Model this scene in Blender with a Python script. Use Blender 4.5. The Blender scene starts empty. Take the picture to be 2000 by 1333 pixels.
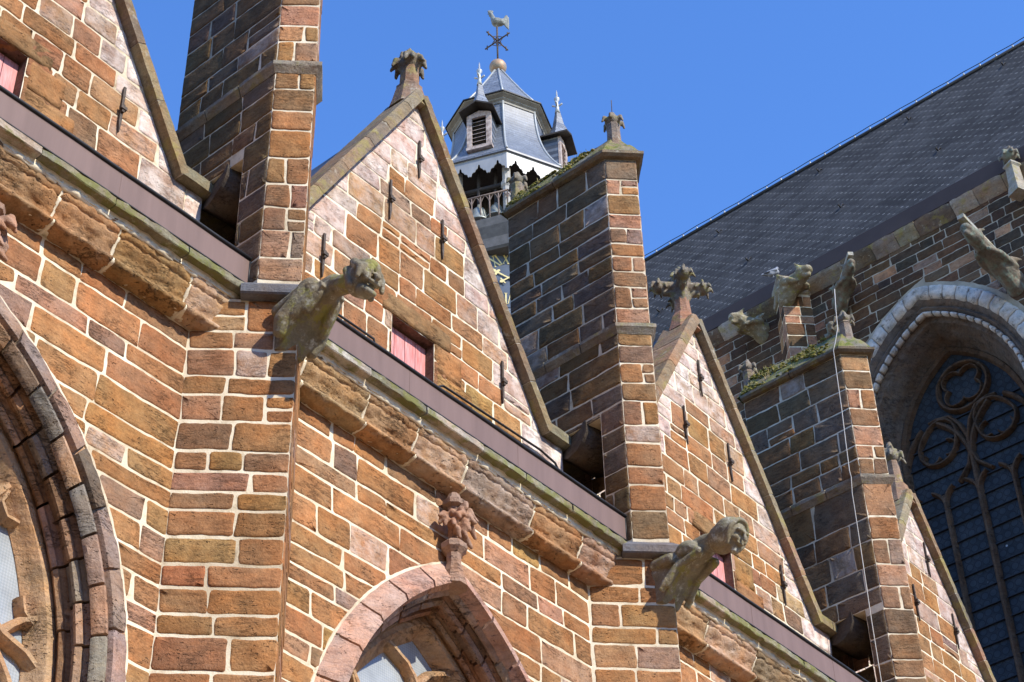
import bpy, math, random
from mathutils import Vector, Matrix, noise
from mathutils.geometry import tessellate_polygon
R = math.radians
SC = bpy.context.scene
COL = SC.collection

# ------------------------------------------------------------------ camera, sky, sun, exposure
cam = bpy.data.cameras.new("Camera")
camo = bpy.data.objects.new("Camera", cam)
COL.objects.link(camo)
cam.sensor_width = 36.0
cam.lens = 3743.04821 / 2000 * 36.0
cam.clip_start, cam.clip_end = 0.1, 4000
_p, _r, _y = .701301897, -.027474076, .694260281
_cy, _sy, _cp, _sp, _c, _s = math.cos(_y), math.sin(_y), math.cos(_p), math.sin(_p), math.cos(_r), math.sin(_r)
def _w(r, h, u): return Vector((r*_cy - h*_sy, r*_sy + h*_cy, u))
_right, _down, _fwd = _w(1, 0, 0), _w(0, _sp, -_cp), _w(0, _cp, _sp)
_cx = _right*_c - _down*_s          # image x axis in the world
_cd = _right*_s + _down*_c          # image y axis (down)
m = Matrix((_cx, -_cd, -_fwd)).transposed().to_4x4()
camo.matrix_world = m
SC.camera = camo

SUN_EL, SUN_AZ = R(37), R(-1)        # azimuth from +x towards +y
world = bpy.data.worlds.new("World")
SC.world = world
world.use_nodes = True
nt = world.node_tree
sky = nt.nodes.new("ShaderNodeTexSky")
sky.sky_type = 'NISHITA'
sky.sun_disc = False
sky.sun_elevation = SUN_EL
sky.sun_rotation = R(90) - SUN_AZ
sky.altitude = 0
sky.air_density, sky.dust_density, sky.ozone_density = 1.0, 0.0, 2.0
bg = nt.nodes["Background"]
hs = nt.nodes.new("ShaderNodeHueSaturation")
hs.inputs["Hue"].default_value = 0.512
hs.inputs["Saturation"].default_value = 1.26
nt.links.new(sky.outputs[0], hs.inputs["Color"])
nt.links.new(hs.outputs[0], bg.inputs[0])
bg.inputs[1].default_value = 0.285
sun = bpy.data.lights.new("Sun", 'SUN')
sun.energy, sun.angle, sun.color = 5.0, R(0.53), (1, .92, .78)
suno = bpy.data.objects.new("Sun", sun)
COL.objects.link(suno)
sd = Vector((math.cos(SUN_EL)*math.cos(SUN_AZ), math.cos(SUN_EL)*math.sin(SUN_AZ), math.sin(SUN_EL)))
suno.rotation_euler = sd.to_track_quat('Z', 'Y').to_euler()
suno.location = (20, 0, 40)
SC.view_settings.view_transform = 'Standard'
SC.view_settings.look = 'None'
SC.view_settings.exposure = 0.34
SC.view_settings.gamma = 1.0
SC.cycles.max_bounces = 6

# ------------------------------------------------------------------ helpers
def nz(p, s=1.0, o=0.0): return noise.noise(Vector((p[0]*s+o, p[1]*s+o*1.7, p[2]*s-o*.6)))
def fr(p, s, o=0.0, oc=3):
    return noise.fractal(Vector((p[0]*s+o, p[1]*s+o*1.7, p[2]*s-o*.6)), 1.0, 2.0, oc)
class MB:
    def __init__(self): self.v, self.f, self.c, self.m, self.s = [], [], [], [], []
    def vert(self, p, c=(1, 1, 1, 0)):
        self.v.append((p[0], p[1], p[2])); self.c.append(c); return len(self.v)-1
    def face(self, idx, mat=0, smooth=False):
        self.f.append(tuple(idx)); self.m.append(mat); self.s.append(smooth)
    def poly(self, pts, c=(1, 1, 1, 0), mat=0, smooth=False):
        self.face([self.vert(p, c) for p in pts], mat, smooth)
    def box(self, a, b, c=(1, 1, 1, 0), mat=0, M=None):
        P = [Vector((x, y, z)) for z in (a[2], b[2]) for y in (a[1], b[1]) for x in (a[0], b[0])]
        if M is not None: P = [M @ p for p in P]
        i = [self.vert(p, c) for p in P]
        for q in ((0, 2, 3, 1), (4, 5, 7, 6), (0, 1, 5, 4), (2, 6, 7, 3), (0, 4, 6, 2), (1, 3, 7, 5)):
            self.face([i[k] for k in q], mat)
    def prism(self, pts, d, c=(1, 1, 1, 0), mat=0):
        """closed outline pts (3D), pushed along d"""
        d = Vector(d); a = [self.vert(p, c) for p in pts]; b = [self.vert(Vector(p)+d, c) for p in pts]
        n = len(pts)
        for t in tessellate_polygon([[Vector(p) for p in pts]]):
            self.face([a[k] for k in t], mat); self.face([b[k] for k in reversed(t)], mat)
        for k in range(n):
            self.face((a[k], a[(k+1) % n], b[(k+1) % n], b[k]), mat)
    def tube(self, path, r, n=8, c=(1, 1, 1, 0), mat=0, smooth=True, caps=True, rs=None):
        path = [Vector(p) for p in path]; rings = []
        ref = Vector((.31, .52, .79)).normalized()
        for k, p in enumerate(path):
            t = (path[min(k+1, len(path)-1)] - path[max(k-1, 0)]).normalized()
            u = t.cross(ref).normalized(); w = t.cross(u)
            rr = rs[k] if rs else r
            rings.append([self.vert(p + (u*math.cos(a)+w*math.sin(a))*rr, c) for a in (2*math.pi*j/n for j in range(n))])
        for k in range(len(rings)-1):
            for j in range(n):
                self.face((rings[k][j], rings[k][(j+1) % n], rings[k+1][(j+1) % n], rings[k+1][j]), mat, smooth)
        if caps:
            self.face(list(reversed(rings[0])), mat); self.face(rings[-1], mat)
    def lathe(self, prof, cen, n=16, c=(1, 1, 1, 0), mat=0, smooth=True, rot=0, col_fn=None):
        """prof: list of (r, z)"""
        rings = []
        for r, z in prof:
            rings.append([self.vert((cen[0]+max(r, .0005)*math.cos(rot+2*math.pi*j/n), cen[1]+max(r, .0005)*math.sin(rot+2*math.pi*j/n), cen[2]+z), c) for j in range(n)])
        for k in range(len(rings)-1):
            for j in range(n):
                self.face((rings[k][j], rings[k][(j+1) % n], rings[k+1][(j+1) % n], rings[k+1][j]), mat, smooth)
        self.face(list(reversed(rings[0])), mat); self.face(rings[-1], mat)
    def ball(self, cen, rad, n=10, c=(1, 1, 1, 0), mat=0, M=None):
        """ellipsoid with radii rad, turned by 3x3 M"""
        cen = Vector(cen); rings = []
        for i in range(1, n):
            th = math.pi*i/n
            row = []
            for j in range(2*n):
                ph = math.pi*j/n
                p = Vector((rad[0]*math.sin(th)*math.cos(ph), rad[1]*math.sin(th)*math.sin(ph), rad[2]*math.cos(th)))
                if M is not None: p = M @ p
                row.append(self.vert(cen+p, c))
            rings.append(row)
        tp, bt = Vector((0, 0, rad[2])), Vector((0, 0, -rad[2]))
        if M is not None: tp, bt = M @ tp, M @ bt
        t, b = self.vert(cen+tp, c), self.vert(cen+bt, c)
        k = 2*n
        for j in range(k):
            self.face((t, rings[0][j], rings[0][(j+1) % k]), mat, True)
            self.face((b, rings[-1][(j+1) % k], rings[-1][j]), mat, True)
            for i in range(n-2):
                self.face((rings[i][j], rings[i+1][j], rings[i+1][(j+1) % k], rings[i][(j+1) % k]), mat, True)
    def limb(self, a, b, ra, rb, c=(1, 1, 1, 0), mat=0, n=10):
        """tapered capsule"""
        a, b = Vector(a), Vector(b)
        d = (b-a); L = d.length; d.normalize(); path, rs = [], []
        for k in range(4): t = math.pi/2*k/4; path.append(a - d*ra*math.cos(t)); rs.append(max(ra*math.sin(t), ra*.05))
        path.append(a); rs.append(ra); path.append((a+b)/2); rs.append((ra+rb)/2); path.append(b); rs.append(rb)
        for k in range(1, 5): t = math.pi/2*k/4; path.append(b + d*rb*math.sin(t)); rs.append(max(rb*math.cos(t), rb*.05))
        self.tube(path, 1, n, c, mat, True, True, rs)
    def sweep(self, fn, prof, t0, t1, nt, c=(1, 1, 1, 0), mat=0, amp=0.0, sc=6.0, closed=True, caps=True, smooth=True, step=.05, seed=0.0):
        """prof: closed list of (a,b); fn((a,b),t) -> point; amp: erosion"""
        P = []
        n = len(prof)
        for k in range(n if closed else n-1):
            a, b = prof[k], prof[(k+1) % n]
            L = math.hypot(b[0]-a[0], b[1]-a[1]); q = max(1, int(L/step))
            for j in range(q): P.append((a[0]+(b[0]-a[0])*j/q, a[1]+(b[1]-a[1])*j/q))
        if not closed: P.append(prof[-1])
        ca = sum(p[0] for p in P)/len(P); cb = sum(p[1] for p in P)/len(P)
        rings = []
        for i in range(nt+1):
            t = t0+(t1-t0)*i/nt; row = []
            for p in P:
                q = Vector(fn(p, t))
                if amp:
                    k = fr(q, sc, seed)*amp*.8 - abs(fr(q, sc*2.3, seed+7, 4))*amp*.7
                    e = abs(2*i/nt-1)
                    k -= amp*.5*max(0, (e-.8)/.2)
                    dirv = (q - Vector(fn((ca, cb), t)))
                    if dirv.length > 1e-6: dirv.normalize()
                    q = q + dirv*k
                row.append(self.vert(q, c))
            rings.append(row)
        m_ = len(P)
        for i in range(nt):
            for j in range(m_ if closed else m_-1):
                self.face((rings[i][j], rings[i][(j+1) % m_], rings[i+1][(j+1) % m_], rings[i+1][j]), mat, smooth)
        if caps and closed:
            for row, rev in ((rings[0], True), (rings[-1], False)):
                pts = [Vector(self.v[k]) for k in row]
                for t in tessellate_polygon([pts]):
                    q = [row[k] for k in t]
                    self.face(q[::-1] if rev else q, mat)
    def build(self, name, mats, parent=None, sharp=None):
        """parent: a thing (Empty) or a part; the mesh is written in world coordinates"""
        me = bpy.data.meshes.new(name)
        off = Vector((0, 0, 0))
        if parent is not None: off = ORG[parent.name]
        me.from_pydata([(x-off[0], y-off[1], z-off[2]) for x, y, z in self.v], [], self.f)
        at = me.color_attributes.new("col", 'FLOAT_COLOR', 'POINT')
        at.data.foreach_set("color", [k for c in self.c for k in (c if len(c) == 4 else (*c, 0))])
        me.polygons.foreach_set("material_index", self.m)
        me.polygons.foreach_set("use_smooth", self.s)
        for mm in (mats if isinstance(mats, (list, tuple)) else [mats]): me.materials.append(mm)
        me.update()
        if sharp: me.set_sharp_from_angle(angle=R(sharp))
        o = bpy.data.objects.new(name, me)
        COL.objects.link(o)
        if parent is not None:
            o.parent = parent
        ORG[o.name] = off
        return o
ORG = {}
def tag(o, label=None, cat=None, group=None, kind=None):
    if label: o["label"] = label
    if cat: o["category"] = cat
    if group: o["group"] = group
    if kind: o["kind"] = kind
    return o
def thing(name, label, cat, loc, group=None):
    o = bpy.data.objects.new(name, None)
    o.empty_display_size = .2
    COL.objects.link(o)
    o.location = loc
    ORG[o.name] = Vector(loc)
    return tag(o, label, cat, group)
def remesh(o, size, smooth=2, disp=0.0, dscale=.05):
    md = o.modifiers.new("Remesh", 'REMESH'); md.mode = 'VOXEL'; md.voxel_size = size; md.use_smooth_shade = True
    if smooth:
        ms = o.modifiers.new("Smooth", 'SMOOTH'); ms.iterations = smooth; ms.factor = .5
    if disp:
        tx = bpy.data.textures.new("erosion", 'CLOUDS'); tx.noise_scale = dscale; tx.noise_depth = 3
        mdp = o.modifiers.new("Displace", 'DISPLACE'); mdp.texture = tx; mdp.strength = disp; mdp.mid_level = .5
        mdp.texture_coords = 'LOCAL'
    return o

# ------------------------------------------------------------------ materials
def node(nt, t, **kw):
    n = nt.nodes.new(t)
    for k, v in kw.items(): setattr(n, k, v)
    return n
def mk(name, rough=.8, spec=.3):
    mt = bpy.data.materials.new(name); mt.use_nodes = True
    b = mt.node_tree.nodes["Principled BSDF"]
    b.inputs["Roughness"].default_value = rough
    b.inputs["Specular IOR Level"].default_value = spec
    return mt, mt.node_tree, b
def pos(nt): return node(nt, "ShaderNodeNewGeometry").outputs["Position"]
def noise_n(nt, src, scale, detail=4, rough=.55, vec=None):
    n = node(nt, "ShaderNodeTexNoise"); n.inputs["Scale"].default_value = scale
    n.inputs["Detail"].default_value = detail; n.inputs["Roughness"].default_value = rough
    if vec:
        mp = node(nt, "ShaderNodeMapping"); mp.inputs["Scale"].default_value = vec
        nt.links.new(src, mp.inputs[0]); src = mp.outputs[0]
    nt.links.new(src, n.inputs["Vector"]); return n.outputs["Fac"]
def ramp(nt, src, stops):
    r = node(nt, "ShaderNodeValToRGB")
    while len(r.color_ramp.elements) < len(stops): r.color_ramp.elements.new(.5)
    for e, (p, c) in zip(r.color_ramp.elements, stops):
        e.position = p; e.color = (c, c, c, 1) if isinstance(c, (int, float)) else (*c, 1)
    nt.links.new(src, r.inputs[0]); return r.outputs[0]
def mixc(nt, fac, a, b, mode='MIX'):
    n = node(nt, "ShaderNodeMix", data_type='RGBA', blend_type=mode)
    for s, v in (("Factor", fac), ("A", a), ("B", b)):
        sock = [i for i in n.inputs if i.name == s and (i.type == 'VALUE' if s == "Factor" else i.type == 'RGBA')][0]
        if isinstance(v, (int, float)): sock.default_value = v
        elif isinstance(v, tuple): sock.default_value = (*v, 1)
        else: nt.links.new(v, sock)
    return [o for o in n.outputs if o.type == 'RGBA'][0]
def math_n(nt, op, a, b=0.0, clamp=False):
    n = node(nt, "ShaderNodeMath", operation=op, use_clamp=clamp)
    for i, v in enumerate((a, b)):
        if isinstance(v, (int, float)): n.inputs[i].default_value = v
        else: nt.links.new(v, n.inputs[i])
    return n.outputs[0]
def bump(nt, b, src, strength, dist, prev=None):
    n = node(nt, "ShaderNodeBump"); n.inputs["Strength"].default_value = strength; n.inputs["Distance"].default_value = dist
    nt.links.new(src, n.inputs["Height"])
    if prev is not None: nt.links.new(prev, n.inputs["Normal"])
    nt.links.new(n.outputs[0], b.inputs["Normal"]); return n.outputs[0]

def stone_mat(name, vary=1.0, pits=1.0, lichen=None, lich_amt=.5, base=None):
    mt, nt, b = mk(name, .9, .15)
    P = pos(nt)
    at = node(nt, "ShaderNodeAttribute", attribute_name="col")
    c = at.outputs["Color"]
    if base:
        rgb = node(nt, "ShaderNodeRGB"); rgb.outputs[0].default_value = (*base, 1); c = rgb.outputs[0]
    big = ramp(nt, noise_n(nt, P, 7, 6, .6), [(.25, .66), (.5, 1.0), (.78, 1.32)])
    c = mixc(nt, .85*vary, c, big, 'MULTIPLY')
    strata = ramp(nt, noise_n(nt, P, 5, 5, .65, (1, 1, 6)), [(.35, (.72, .66, .62)), (.5, (1, 1, 1)), (.68, (1.12, 1.04, .9))])
    c = mixc(nt, .7*vary, c, strata, 'MULTIPLY')
    grime = ramp(nt, noise_n(nt, P, .8, 6, .62, (1, 1, .55)), [(.32, (.70, .66, .63)), (.52, (1, 1, 1)), (.75, (1.08, 1.06, 1.0))])
    c = mixc(nt, .8*vary, c, grime, 'MULTIPLY')
    fine = ramp(nt, noise_n(nt, P, 55, 4, .7), [(.3, .72), (.5, 1.0), (.7, 1.25)])
    c = mixc(nt, .8, c, fine, 'MULTIPLY')
    hue = ramp(nt, noise_n(nt, P, 3.2, 3), [(.35, (1.08, .94, .84)), (.6, (.92, 1.0, 1.1))])
    c = mixc(nt, .8, c, hue, 'MULTIPLY')
    # eroded pits and cracks; their shade and dirt put into the colour
    v = node(nt, "ShaderNodeTexVoronoi"); v.inputs["Scale"].default_value = 19
    dm = node(nt, "ShaderNodeTexNoise"); dm.inputs["Scale"].default_value = 30; nt.links.new(P, dm.inputs["Vector"])
    mp = node(nt, "ShaderNodeMapping"); mp.inputs["Scale"].default_value = (1, 1, 2.3); nt.links.new(P, mp.inputs[0])
    ad = node(nt, "ShaderNodeMix", data_type='VECTOR'); ad.inputs[0].default_value = .10
    nt.links.new(mp.outputs[0], ad.inputs[4]); nt.links.new(dm.outputs["Color"], ad.inputs[5])
    nt.links.new(ad.outputs[1], v.inputs["Vector"])
    pit = ramp(nt, v.outputs["Distance"], [(.12, 1.0), (.30, 0.0)])
    where = ramp(nt, noise_n(nt, P, 4.5, 3), [(.48, 0.0), (.60, 1.0)])
    pitm = math_n(nt, 'MULTIPLY', pit, where)
    crk = ramp(nt, noise_n(nt, P, 4.0, 6, .72, (1, 1, 5.5)), [(.485, 0.0), (.5, 1.0), (.515, 0.0)])
    crw = ramp(nt, noise_n(nt, P, 2.7, 2), [(.52, 0.0), (.62, 1.0)])
    pitm = math_n(nt, 'MAXIMUM', pitm, math_n(nt, 'MULTIPLY', crk, crw))
    c = mixc(nt, math_n(nt, 'MULTIPLY', pitm, .72*min(1, pits)), c, (.045, .026, .015))
    # whitish bloom, driven by the alpha of the stone's own colour
    blm = ramp(nt, noise_n(nt, P, 5.5, 6, .65), [(.38, 0.0), (.62, 1.0)])
    blf = math_n(nt, 'MULTIPLY', .12 if base else at.outputs["Alpha"], math_n(nt, 'ADD', math_n(nt, 'MULTIPLY', blm, .8), .2), True)
    c = mixc(nt, blf, c, (.78, .69, .62))
    if lichen:
        for col, sc_, lo in lichen:
            lm = ramp(nt, noise_n(nt, P, sc_, 7, .7), [(lo, 0.0), (lo+.09, 1.0)])
            c = mixc(nt, math_n(nt, 'MULTIPLY', lm, lich_amt), c, col)
    nt.links.new(c, b.inputs["Base Color"])
    n1 = bump(nt, b, noise_n(nt, P, 16, 8, .68), .9, .022)
    n2 = bump(nt, b, noise_n(nt, P, 60, 4, .6), .5, .008, n1)
    inv = math_n(nt, 'SUBTRACT', 1.0, pitm)
    bump(nt, b, inv, .7*pits, .02, n2)
    return mt
def simple_mat(name, col, rough=.7, metal=0.0, var=.25, sc=8, bmp=.3, bd=.01, spec=.3, stretch=None, col2=None):
    mt, nt, b = mk(name, rough, spec)
    P = pos(nt)
    f = noise_n(nt, P, sc, 6, .62, stretch)
    c = mixc(nt, ramp(nt, f, [(.3, 0.0), (.7, 1.0)]), tuple(k*(1-var) for k in col), col2 or tuple(min(1, k*(1+var)) for k in col))
    nt.links.new(c, b.inputs["Base Color"]); b.inputs["Metallic"].default_value = metal
    if bmp: bump(nt, b, f, bmp, bd)
    return mt
M_STONE = stone_mat("ironstone")
M_WORN = stone_mat("worn_ironstone", 1.0, 1.3)
M_TRIM = stone_mat("weathered_trim_stone", 1.0, .5, [((.30, .26, .07), 4, .53), ((.48, .46, .38), 9, .58), ((.12, .09, .06), 7, .58)], .5)
M_LEDGE = stone_mat("mossy_ledge_stone", 1.0, .5, [((.17, .17, .05), 4, .47), ((.42, .43, .33), 9, .60)], .8)
M_SCULPT = stone_mat("lichened_sculpture_stone", .8, .3, [((.27, .26, .07), 5, .53), ((.46, .47, .40), 11, .56), ((.10, .09, .06), 8, .6)], .8, (.20, .178, .112))
M_KNOB = stone_mat("lichened_knob_stone", .8, .3, [((.24, .22, .08), 9, .52), ((.40, .38, .30), 17, .56)], .7, (.17, .145, .105))
M_FLEURON = stone_mat("carved_brown_stone", .8, .5, None, .5, (.36, .20, .12))
M_BEAST = stone_mat("green_grey_beast_stone", .8, .4, [((.20, .26, .22), 6, .5)], .7, (.13, .115, .09))
def mortar_mat():
    mt, nt, b = mk("lime_mortar", .95, .1)
    P = pos(nt)
    c = ramp(nt, noise_n(nt, P, 6, 6, .65), [(.26, (.38, .29, .18)), (.46, (.73, .64, .47)), (.8, (.84, .77, .61))])
    nt.links.new(c, b.inputs["Base Color"])
    c = mixc(nt, .8, c, ramp(nt, noise_n(nt, P, .9, 5, .6), [(.33, (.62, .56, .50)), (.55, (1, 1, 1))]), 'MULTIPLY')
    nt.links.new(c, b.inputs["Base Color"])
    bump(nt, b, noise_n(nt, P, 70, 4, .6), .6, .008)
    return mt
M_MORTAR = mortar_mat()
M_FASCIA = simple_mat("mauve_coated_metal", (.185, .125, .108), .5, 0, .13, 2.2, .12, .004, .15, (1, 3, .35))
M_LEAD = simple_mat("dark_rubber_pipe", (.018, .018, .02), .55, 0, .3, 20, .1)
M_IRON = simple_mat("rusty_iron", (.085, .066, .052), .7, .3, .5, 30, .5, .004)
M_RED = simple_mat("faded_red_paint", (.62, .17, .15), .65, 0, .16, 5, .15, .003, .3, (6, 6, .8), (.70, .36, .34))
M_SLATE = None
PAL = [((.370, .188, .078), 6), ((.340, .172, .073), 5), ((.345, .162, .072), 2), ((.355, .195, .100), 2), ((.30, .172, .09), 1.4), ((.23, .15, .092), .35), ((.37, .205, .078), 1.6), ((.385, .186, .072), .8)]
PAL_SMOOTH = [((.39, .215, .128), 4), ((.34, .195, .12), 3), ((.29, .19, .135), 1.2), ((.41, .235, .115), 1.5)]
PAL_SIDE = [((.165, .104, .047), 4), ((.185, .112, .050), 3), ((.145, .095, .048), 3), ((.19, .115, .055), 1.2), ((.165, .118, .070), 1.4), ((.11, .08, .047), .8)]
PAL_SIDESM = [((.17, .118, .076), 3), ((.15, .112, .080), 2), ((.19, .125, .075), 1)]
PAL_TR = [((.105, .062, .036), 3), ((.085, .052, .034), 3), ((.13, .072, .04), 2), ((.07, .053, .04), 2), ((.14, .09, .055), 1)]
def pick(rng, pal):
    t = rng.random()*sum(w for _, w in pal)
    for c, w in pal:
        t -= w
        if t <= 0: break
    k = rng.uniform(.89, 1.12)
    return (c[0]*k*rng.uniform(.95, 1.05), c[1]*k*rng.uniform(.95, 1.05), c[2]*k*rng.uniform(.92, 1.08))

# ------------------------------------------------------------------ masonry
def clip(poly, n, d):
    """keep points with n.p <= d"""
    out = []
    for k in range(len(poly)):
        a, b = poly[k], poly[(k+1) % len(poly)]
        da, db = n[0]*a[0]+n[1]*a[1]-d, n[0]*b[0]+n[1]*b[1]-d
        if da <= 0: out.append(a)
        if (da < 0 < db) or (db < 0 < da):
            t = da/(da-db); out.append((a[0]+(b[0]-a[0])*t, a[1]+(b[1]-a[1])*t))
    return out
def area(p): return .5*sum(p[k][0]*p[(k+1) % len(p)][1]-p[(k+1) % len(p)][0]*p[k][1] for k in range(len(p)))
def courses(z0, z1, lo, hi, rng):
    zs = [z0]
    while zs[-1] < z1-hi: zs.append(zs[-1]+rng.uniform(lo, hi))
    if z1-zs[-1] < lo*.8: zs[-1] = z1
    else: zs.append(z1)
    return zs
class Face:
    def __init__(s, O, U, N): s.O, s.U, s.N = Vector(O), Vector(U).normalized(), Vector(N).normalized()
    def at(s, u, v, n=0.0): return Vector((s.O.x+s.U.x*u+s.N.x*n, s.O.y+s.U.y*u+s.N.y*n, s.O.z+v))
def stone(mb, F, poly, col, h, rng, rad, wob):
    # rounded, wobbling outline
    A = abs(area(poly))
    if A < .004: return
    if area(poly) < 0: poly = poly[::-1]
    n = len(poly); pts = []
    for k in range(n):
        p0, p1, p2 = Vector(poly[k-1]), Vector(poly[k]), Vector(poly[(k+1) % n])
        a, b = p0-p1, p2-p1
        la, lb = a.length, b.length
        if la < 1e-4 or lb < 1e-4: continue
        r = min(rad*rng.uniform(.5, 1.5), la*.38, lb*.38)
        qa, qb = p1+a/la*r, p1+b/lb*r
        mid = (qa+qb)*.25+p1*.5
        pts += [qa, mid, qb]
        q = int((lb-2*r)/.05)
        e = p2-b/lb*min(rad, lb*.38)
        for j in range(1, q): pts.append(qb+(e-qb)*j/q)
    m_ = len(pts)
    if m_ < 3: return
    cen = sum(pts, Vector((0, 0)))/m_
    so = rng.uniform(0, 50)
    P = []
    for p in pts:
        w = Vector((noise.noise(Vector((p.x*9, p.y*9, so))), noise.noise(Vector((p.x*9, p.y*9, so+9)))))*wob
        w += Vector((noise.noise(Vector((p.x*28, p.y*28, so))), noise.noise(Vector((p.x*28, p.y*28, so+9)))))*wob*.75
        q3 = F.at(p.x, p.y)
        w.y += .02*noise.noise(q3*1.15)+.011*noise.noise(q3*3.1)
        P.append(p+w)
    nor = []
    for k in range(m_):
        t = P[(k+1) % m_]-P[k-1]
        l = t.length or 1
        nor.append(Vector((-t.y, t.x))/l)
    tu, tv = rng.uniform(-1, 1)*.012, rng.uniform(-1, 1)*.012
    def hh(p, k): return h*k + (p.x-cen.x)*tu + (p.y-cen.y)*tv
    lim = math.sqrt(A)*.22
    rings = []
    for ins, k in ((0, -.6), (min(.006, lim), .6), (min(.022, lim), 1.0)):
        rings.append([mb.vert(F.at(p.x+q.x*ins, p.y+q.y*ins, hh(p, k)), col) for p, q in zip(P, nor)])
    row = []
    for p, q in zip(P, nor):
        z = p+(cen-p)*.42
        row.append(mb.vert(F.at(z.x, z.y, hh(z, 1.0)+h*.5*noise.noise(Vector((z.x*7, z.y*7, so)))), col))
    rings.append(row)
    for i in range(3):
        for k in range(m_):
            mb.face((rings[i][k], rings[i][(k+1) % m_], rings[i+1][(k+1) % m_], rings[i+1][k]), 0, True)
    c = mb.vert(F.at(cen.x, cen.y, h*1.05), col)
    for k in range(m_): mb.face((row[k], row[(k+1) % m_], c), 0, True)
def masonry(mb, F, zs, uspan, rng, lo=.22, hi=.75, joint=.024, h=.009, rad=.03, wob=.008, pal=PAL, clips=(), rects=(), arcs=(), bloom=None, free=(False, False), smoothp=0.0, colfn=None, spal=None):
    """fill a wall face. uspan: (u0,u1) or fn(z0,z1)->(u0,u1); clips: half planes; rects: openings (u0,u1,v0,v1); arcs: (cu, R, a, zc) pointed opening"""
    for k in range(len(zs)-1):
        v0, v1 = zs[k], zs[k+1]
        u0, u1 = uspan(v0, v1) if callable(uspan) else uspan
        u = u0; first = True
        while u < u1-.02:
            w = rng.uniform(lo, hi)*(1.15 if rng.random() < .2 else 1)
            if u1-(u+w) < lo*.7: w = u1-u
            j0 = 0 if (first and free[0]) else joint*.5
            last = u+w >= u1-1e-4
            j1 = 0 if (last and free[1]) else joint*.5
            cells = [(v0, v1)]
            if (v1-v0) > .25 and w < .5 and rng.random() < .06:
                vm = v0+(v1-v0)*rng.uniform(.38, .62); cells = [(v0, vm), (vm, v1)]
            for (a, b) in cells:
                sk = rng.uniform(-.022, .022); jt = joint*.5*rng.uniform(.5, 1.55)
                p = [(u+j0+(sk if not (first and free[0]) else 0), a+jt), (u+w-j1+(sk if not (last and free[1]) else 0), a+jt), (u+w-j1, b-jt), (u+j0, b-jt)]
                for n_, d_ in clips:
                    p = clip(p, n_, d_-joint*.4)
                    if len(p) < 3: break
                if len(p) < 3: continue
                dead = False
                for (r0, r1, s0, s1) in rects:
                    cu, cv = sum(q[0] for q in p)/len(p), sum(q[1] for q in p)/len(p)
                    lo_u, hi_u = min(q[0] for q in p), max(q[0] for q in p); lo_v, hi_v = min(q[1] for q in p), max(q[1] for q in p)
                    if hi_u <= r0 or lo_u >= r1 or hi_v <= s0 or lo_v >= s1: continue
                    opts = [(r0-lo_u, (1, 0), r0), (hi_u-r1, (-1, 0), -r1), (s0-lo_v, (0, 1), s0), (hi_v-s1, (0, -1), -s1)]
                    big = max(opts, key=lambda o: o[0]/( (hi_u-lo_u) if o[1][0] else (hi_v-lo_v)))
                    if big[0] < .03: dead = True; break
                    p = clip(p, big[1], big[2]-joint*.3)
                    if len(p) < 3: dead = True; break
                if dead: continue
                for (cu, Ra, aa, zc) in arcs:
                    for sgn in (1, -1):
                        if len(p) < 3: break
                        mu, mv = sum(q[0] for q in p)/len(p), sum(q[1] for q in p)/len(p)
                        if (mu-cu)*sgn < 0: continue
                        ce = (cu-sgn*aa, zc)
                        dv = Vector((mu-ce[0], max(mv-ce[1], 0.0)))
                        if dv.length < 1e-6: p = []; break
                        dv.normalize()
                        if mv < zc:
                            p = clip(p, (-sgn, 0), -(ce[0]*sgn+Ra)-.004)
                        else:
                            p = clip(p, (-dv.x, -dv.y), -(dv.x*ce[0]+dv.y*ce[1]+Ra)-.004)
                if len(p) < 3: continue
                sm = rng.random() < smoothp
                c = pick(rng, (spal or PAL_SMOOTH) if sm else pal)
                cu, cv = sum(q[0] for q in p)/len(p), sum(q[1] for q in p)/len(p)
                if colfn: c = colfn(cu, cv, c, rng)
                bl = bloom(cu, cv, rng) if bloom else (.4 if rng.random() < .03 else 0)
                stone(mb, F, p, (*c, bl), h*(rng.uniform(.5, .9) if sm else rng.uniform(.6, 1.3)), rng, .012 if sm else rad, wob*.5 if sm else wob)
            u += w; first = False
def backing(mb, F, outer, holes, depth, mat=1, front=True):
    """mortar bed with openings, and the thickness behind it"""
    loops = [outer]+list(holes)
    P = [[Vector((u, v, 0)) for u, v in lp] for lp in loops]
    flat = [p for lp in P for p in lp]
    ia = [mb.vert(F.at(p.x, p.y, 0), (.2, .13, .09, 0)) for p in flat]
    ib = [mb.vert(F.at(p.x, p.y, -depth), (.2, .13, .09, 0)) for p in flat]
    for t in tessellate_polygon(P):
        mb.face([ia[k] for k in t], mat); mb.face([ib[k] for k in reversed(t)], mat)
    o = 0
    for lp in loops:
        n = len(lp)
        for k in range(n):
            a, b = o+k, o+(k+1) % n
            mb.face((ia[a], ia[b], ib[b], ib[a]), 0)
        o += n
def arch_pts(cu, Ra, aa, zc, zb, n=14):
    th = math.acos(aa/Ra)
    r = [(cu-aa+Ra*math.cos(th*k/n), zc+Ra*math.sin(th*k/n)) for k in range(n+1)]
    l = [(2*cu-u, v) for u, v in r[:-1]][::-1]
    return [(cu+Ra-aa, zb)]+r+l+[(cu-Ra+aa, zb)]

# ------------------------------------------------------------------ ground
g = MB(); g.poly([(-600, -600, -1.6), (600, -600, -1.6), (600, 600, -1.6), (-600, 600, -1.6)])
tag(g.build("ground", simple_mat("pale_paving", (.34, .24, .15), .9, 0, .2, 3)), kind="structure")

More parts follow.
